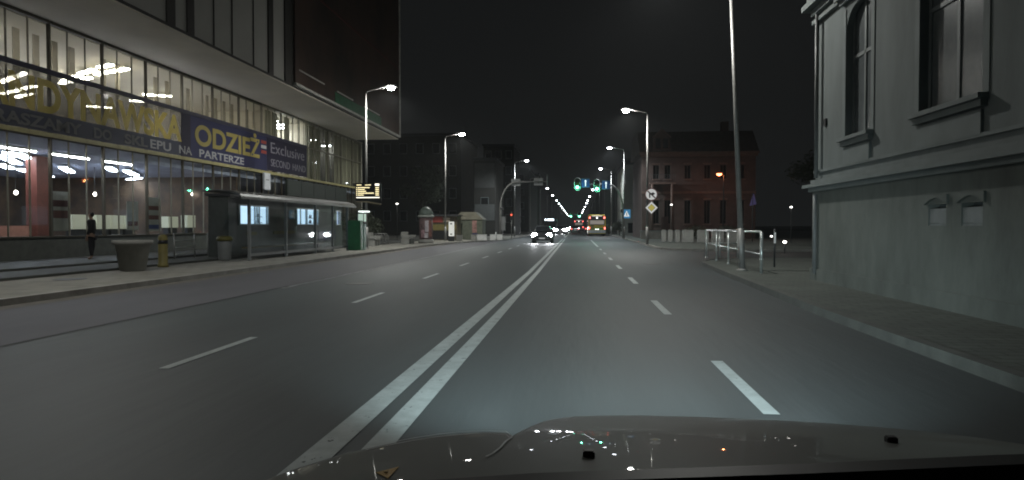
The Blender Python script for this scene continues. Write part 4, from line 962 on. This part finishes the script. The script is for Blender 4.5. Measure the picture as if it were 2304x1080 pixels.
# signs/lamps in the dark on the right
t = thing('flag','small purple banner on a pole in the dark between brick house and grey building','flag',(15.2,60,.12))
MB().tube([(0,0,0),(0,0,4.2)],.04,8).build('pole', M_dark, t)
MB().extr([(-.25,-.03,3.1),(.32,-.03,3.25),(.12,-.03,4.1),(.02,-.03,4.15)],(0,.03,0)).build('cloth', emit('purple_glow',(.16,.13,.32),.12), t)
for j,(x,y,z) in enumerate(((10.9,36.5,.55),(16.8,60,.5),(17.2,56,2.9))):
    t = thing('ground_light',('small white light low in the dark right of the guard rail','small white light low beside the grey building corner','faint pale light right of the purple banner')[j],'lamp',(x,y,.05))
    MB().tube([(0,0,0),(0,0,z)],.03,6).build('post', M_dark, t)
    MB().lathe((0,0,z),[(.07,0),(.10,.04),(.07,.10)],10).build('lamp', emit('small_white',(1,.97,.9),8 if j<2 else 1.0), t)

for j,(x,y,z) in enumerate(((-16.2,60,3.35),(10.1,73.0,3.6))):
    t = thing('wall_lamp',('tiny white lamp in the dark right of the departure board','tiny pale porch lamp right of the yellow diamond sign')[j],'lamp',(x,y,.1))
    MB().tube([(0,0,0),(0,0,z)],.03,6).build('post', M_dark, t)
    MB().lathe((0,0,z),[(.06,0),(.11,.04),(.07,.09)],10).build('lamp', emit('small_white',(1,.97,.9),8), t)
# ---------------- shrubs and trees (leaf-sized faces through the crown)
def leaf_crown(name, m, parent, blobs, n, size, seed):
    rnd = random.Random(seed); mb = MB()
    tot = sum(b[3] for b in blobs)
    for (cx,cy,cz,r,sz) in blobs:
        k = int(n*r/tot)
        for _ in range(k):
            d = Vector((rnd.gauss(0,1),rnd.gauss(0,1),rnd.gauss(0,1))).normalized()*(r*rnd.uniform(.35,1.08))
            p = Vector((cx,cy,cz))+Vector((d.x,d.y,d.z*sz))
            if p.z < .05: continue
            u = Vector((rnd.gauss(0,1),rnd.gauss(0,1),rnd.gauss(0,1))).normalized(); w = u.orthogonal().normalized()
            s = size*rnd.uniform(.6,1.3)
            mb.quad(tuple(p-u*s),tuple(p+w*s*.5),tuple(p+u*s),tuple(p-w*s*.5))
    return mb.build(name, m, parent)
M_leaf = mat('dark_leaves',(.045,.055,.03),.7,var=.5,scale=.8)
M_bark = mat('bark',(.05,.04,.03),.9,var=.3,scale=5)
def shrub(label, x, y, w, h, seed):
    t = thing('shrub', label, 'shrub', (x,y,.1)); rnd = random.Random(seed)
    leaf_crown('foliage', M_leaf, t, [(rnd.uniform(-w*.3,w*.3),rnd.uniform(-w*.3,w*.3),h*rnd.uniform(.35,.7),w*rnd.uniform(.3,.45),h/w*.75) for _ in range(6)], 1500, .09, seed)
    st_ = MB()
    for k in range(5): st_.tube([(0,0,0),(rnd.uniform(-w,w)*.3,rnd.uniform(-w,w)*.3,h*.6)],[.03,.012],5)
    st_.build('stem', M_bark, t)
def tree(label, x, y, h, r, seed, group=None):
    t = thing('tree', label, 'tree', (x,y,.1), 0, group); rnd = random.Random(seed)
    tr = MB().tube([(0,0,0),(.05,0,h*.25),(-.05,.05,h*.5),(.05,0,h*.8)],[.2,.16,.11,.04],8)
    bl = []
    for k in range(9):
        a = rnd.uniform(0,2*pi); z0 = h*rnd.uniform(.3,.6); e = (cos(a)*r*rnd.uniform(.4,.8), sin(a)*r*rnd.uniform(.4,.8), h*rnd.uniform(.5,.95))
        tr.tube([(0,0,z0),(e[0]*.5,e[1]*.5,(z0+e[2])/2+.2),e],[.07,.05,.02],6); bl.append((*e, r*rnd.uniform(.28,.45), .8))
    bl.append((0,0,h*.9,r*.4,.8))
    tr.build('trunk', M_bark, t); leaf_crown('crown', M_leaf, t, bl, 4500, .16, seed)
shrub('pale rounded shrub left of the yellow bus side, nearest the pale building',5.9,92,1.5,2.2,1)
shrub('rounded shrub beside the road just right of the yellow bus',5.0,104,1.3,2.0,2)
shrub('dark shrub at the foot of the brick house',12.2,70,2.2,1.6,3)
shrub('low dark hedge bush behind the concrete blocks',15.0,66,2.6,1.5,4)
shrub('dim green shrub behind the departure board pole',-16.5,50,1.8,3.0,5)
shrub('dark shrub behind the concrete benches',-17.5,56,2.0,2.4,6)
tree('dark tree right of the brick house in the unlit park',24,66,9,3.6,11)
tree('dark tree behind the ground light near the grey building corner',27,58,8,3.4,12)
tree('dark tree in the gap left of the grey tower',-19,82,9,3.4,13)

# =================================================================== LEFT / FAR: dark buildings
M_far = mat('far_render',(.045,.043,.038),.9,var=.25,scale=.4)
M_far2 = mat('far_render_dark',(.03,.03,.028),.9,var=.25,scale=.4)
def block(label, x0, x1, y0, y1, h, m, rows, cols, group=None, face='y'):
    t = thing('apartment_building', label, 'building', ((x0+x1)/2,y0,0), 0, group); w=(x1-x0)
    MB().box(-w/2,w/2,0,y1-y0,0,h).build('wall', m, t)
    MB().box(-w/2-.2,w/2+.2,-.2,y1-y0+.2,h,h+.35).build('roof', M_dark, t)
    for r in range(rows):
        for c in range(cols):
            x = -w/2+w*(c+.5)/cols; z = 1.2+(h-1.5)*(r+.3)/rows
            fr = MB().box(x-.55,x+.55,-.05,-.002,z,z+1.5).build('window', M_grey if (r+c)%3 else M_trim, t)
            MB().box(x-.47,x+.47,-.06,-.051,z+.08,z+1.42).build('pane', M_glassdark, fr)
    return t
block('wide dark apartment block behind the bus stop and advertising column',-31,-16.5,96,112,14.5,M_far,4,6)
sl = block('slim dark grey slab block with pale advertising panels above the stalls',-13.7,-10.8,90,100,10.3,M_far,1,1)
MB().box(-1.35,1.35,-.08,-.065,6.6,9.9).build('ad_panel', mat('slab_panel',(.085,.085,.08),.8,var=.2,scale=1.5), sl)
MB().box(-1.35,1.35,-.08,-.065,2.2,4.4).build('ad_panel', mat('slab_panel2',(.12,.125,.12),.8,var=.15,scale=1.5), sl)
block('tall dark tower block behind the left gantry',-16.3,-10.9,118,130,15.5,M_far2,5,3)
for j,(x0,x1,y0,y1,h) in enumerate(((-20,-10.5,150,185,14),(-20,-10.5,190,260,16),(-22,-10.5,265,420,15))):
    block('distant unlit block in the left street front, %s from the tower'%('nearest','second','farthest')[j],x0,x1,y0,y1,h,M_far2,4,3)
for j,(x0,x1,y0,y1,h) in enumerate(((8.5,20,120,150,13),(8.5,20,155,230,14),(8.5,22,235,420,14))):
    block('distant unlit block in the right street front, %s from the pale building'%('nearest','second','farthest')[j],x0,x1,y0,y1,h,M_far2,4,3)
cl = thing('pillar','slim grey pillar standing behind the gantry beside the road','pillar',(-8.6,100,.12))
MB().box(-.35,.35,-.35,.35,0,7.5).build('shaft', mat('pillar_grey',(.10,.10,.10),.8), cl); MB().box(-.45,.45,-.45,.45,7.502,7.7).build('cap', M_dark, cl)

# =================================================================== OUR OWN CAR (bonnet at the bottom)
def surf(X,Y): d=Y-1.9; return .92-(.1495*d+.0811*d*d)-.03*(X-.3)**2
oc = thing('car','glossy dark bonnet of the car that carries the camera, with two black washer nozzles','car',(.35,1.9,0))
FE = [(-.74,1.30),(-.696,1.37),(-.671,1.40),(-.649,1.465),(-.566,1.63),(-.485,1.73),(-.383,1.84),(-.30,1.885),(-.246,1.895),(-.194,1.88),(-.172,1.83),(-.138,1.985),(-.094,2.175),(.0,2.36),(.12,2.45),(.249,2.52),(.45,2.56),(.7,2.58),(.9,2.56),(1.05,2.48),(1.16,2.38),(1.231,2.305),(1.322,2.115),(1.40,1.9),(1.45,1.6)]
bm_ = MB(); NR = 26; XS = []
for k in range(len(FE)-1):
    for q in range(4): f=q/4; XS.append((FE[k][0]*(1-f)+FE[k+1][0]*f, FE[k][1]*(1-f)+FE[k+1][1]*f))
XS.append(FE[-1])
for (X,YF) in XS:
    for r in range(NR+1):
        Y = .92+(YF-.92)*r/NR; bm_.v.append((X-.35,Y-1.9,surf(X,Y)))
    bm_.v.append((X-.35,YF-1.9+.012,surf(X,YF)-.05)); bm_.v.append((X-.35,YF-1.9-.03,surf(X,YF)-.35))
R_ = NR+3
for k in range(len(XS)-1):
    for r in range(R_-1):
        if r < R_-3: bm_.smooth.add(len(bm_.f))
        bm_.f.append((k*R_+r,(k+1)*R_+r,(k+1)*R_+r+1,k*R_+r+1))
M_bon = mat('bonnet_paint',(.150,.158,.145),.55,spec=.15,var=.10,scale=1.5,coat=.30)
M_bon.node_tree.nodes['Principled BSDF'].inputs['Coat Roughness'].default_value = .004
bon = bm_.build('bonnet', M_bon, oc)
P = [(X-.35,Y-1.9+.004,surf(X,Y)+.002) for X,Y in ((-.53,1.675),(-.485,1.73),(-.435,1.79),(-.383,1.84),(-.34,1.868),(-.30,1.885),(-.246,1.895),(-.194,1.88),(-.176,1.82))]
def ribbon(P, w, off):
    mb = MB()
    for (a,b,c),(d,e,f) in zip(P,P[1:]): mb.quad((a,b-off,c+.0012),(d,e-off,f+.0012),(d,e-off-w,f+.0012+.0015*(w>0)),(a,b-off-w,c+.0012+.0015*(w>0)))
    return mb
ribbon(P,.012,.022).build('edge_glint', MATS.get('glint_pale') or mat('glint_pale',(.42,.44,.43),.5), bon)  # pale ribbons stand for light reflected along the bonnet edge
ribbon(P,.010,.0).build('edge_glint', mat('glint_pale',(.42,.44,.43),.5), bon)
P = [(X-.35,Y-1.9,surf(X,Y)+.001) for X,Y in ((-.209,1.565),(-.196,1.60),(-.186,1.66),(-.180,1.74),(-.17,1.80))]
mb = MB()
for (a,b,c),(d,e,f) in zip(P,P[1:]): mb.quad((a-.004,b,c+.002),(a+.002,b,c+.002),(d+.002,e,f+.002),(d-.004,e,f+.002))
mb.build('bonnet_crease', MATS['glint_pale'], bon)  # crease drawn as a pale strip, its glint put into the colour
for X,Y,s in ((.031,1.585,1),(.862,1.925,1)):
    n_ = MB().box(X-.35-.014,X-.35+.014,Y-1.9-.012,Y-1.9+.014,surf(X,Y)-.005,surf(X,Y)+.016).build('washer_nozzle', M_black, oc, bevel=.003)
sx,sy = -.413,1.43
tri = [(sx-.35-.024,sy-1.9+.004),(sx-.35+.016,sy-1.9-.040),(sx-.35+.016,sy-1.9+.050)]
MB().extr([(x,y,surf(x+.35,y+1.9)+.0015) for x,y in tri],(0,0,.0008)).build('warning_sticker', mat('sticker_yellow',(.55,.32,.05),.5), oc)
MB().extr([(x*.22+(sx-.352)*.78,y*.22+(sy-1.895)*.78,surf(x+.35,y+1.9)+.0028) for x,y in tri],(0,0,.0006)).build('sticker_print', M_black, oc)
# dark scuttle panel between bonnet and windscreen
sc_ = MB(); top = [(.02,1.145),(.3,1.158),(.6,1.172),(.9,1.178)]
sc_.extr([(-.7,.75-1.9,1.10),(.5,.75-1.9,1.10),(.5,.75-1.9,1.277),(.11,.75-1.9,1.249),(-.10,.75-1.9,1.232),(-.40,.75-1.9,1.211),(-.7,.75-1.9,1.18)],(0,.03,0))
sc_.build('scuttle', M_black, oc)
for X in (-.35,.95):
    h = MB().lathe((X-.35,2.2-1.9,.62),[(.05,0),(.09,-.04),(.09,-.08)],12,'y').build('headlight', mat('lamp_glass',(.5,.5,.5),.1), oc)
    spot('beam', h, (X-.35,2.75-1.9,.66), (radians(90-3.0),0,radians(1 if X<0 else -5)), HEAD_W, (.76,.96,1), 82, 1, .08).scale = (1,.42,1)

# ---------------- night haze: lamp light scattered in damp air
hz = MB().box(-140,140,-60,760,-1.2,40).build('haze', bpy.data.materials.new('haze'))
hm = hz.data.materials[0]; hm.use_nodes = True; nt = hm.node_tree
for n in list(nt.nodes):
    if n.type != 'OUTPUT_MATERIAL': nt.nodes.remove(n)
pv = nt.nodes.new('ShaderNodeVolumePrincipled'); pv.inputs['Color'].default_value = (.9,.93,.95,1); pv.inputs['Density'].default_value = .00042
nt.links.new(pv.outputs[0], [n for n in nt.nodes if n.type=='OUTPUT_MATERIAL'][0].inputs['Volume'])
tag(hz, kind='stuff')
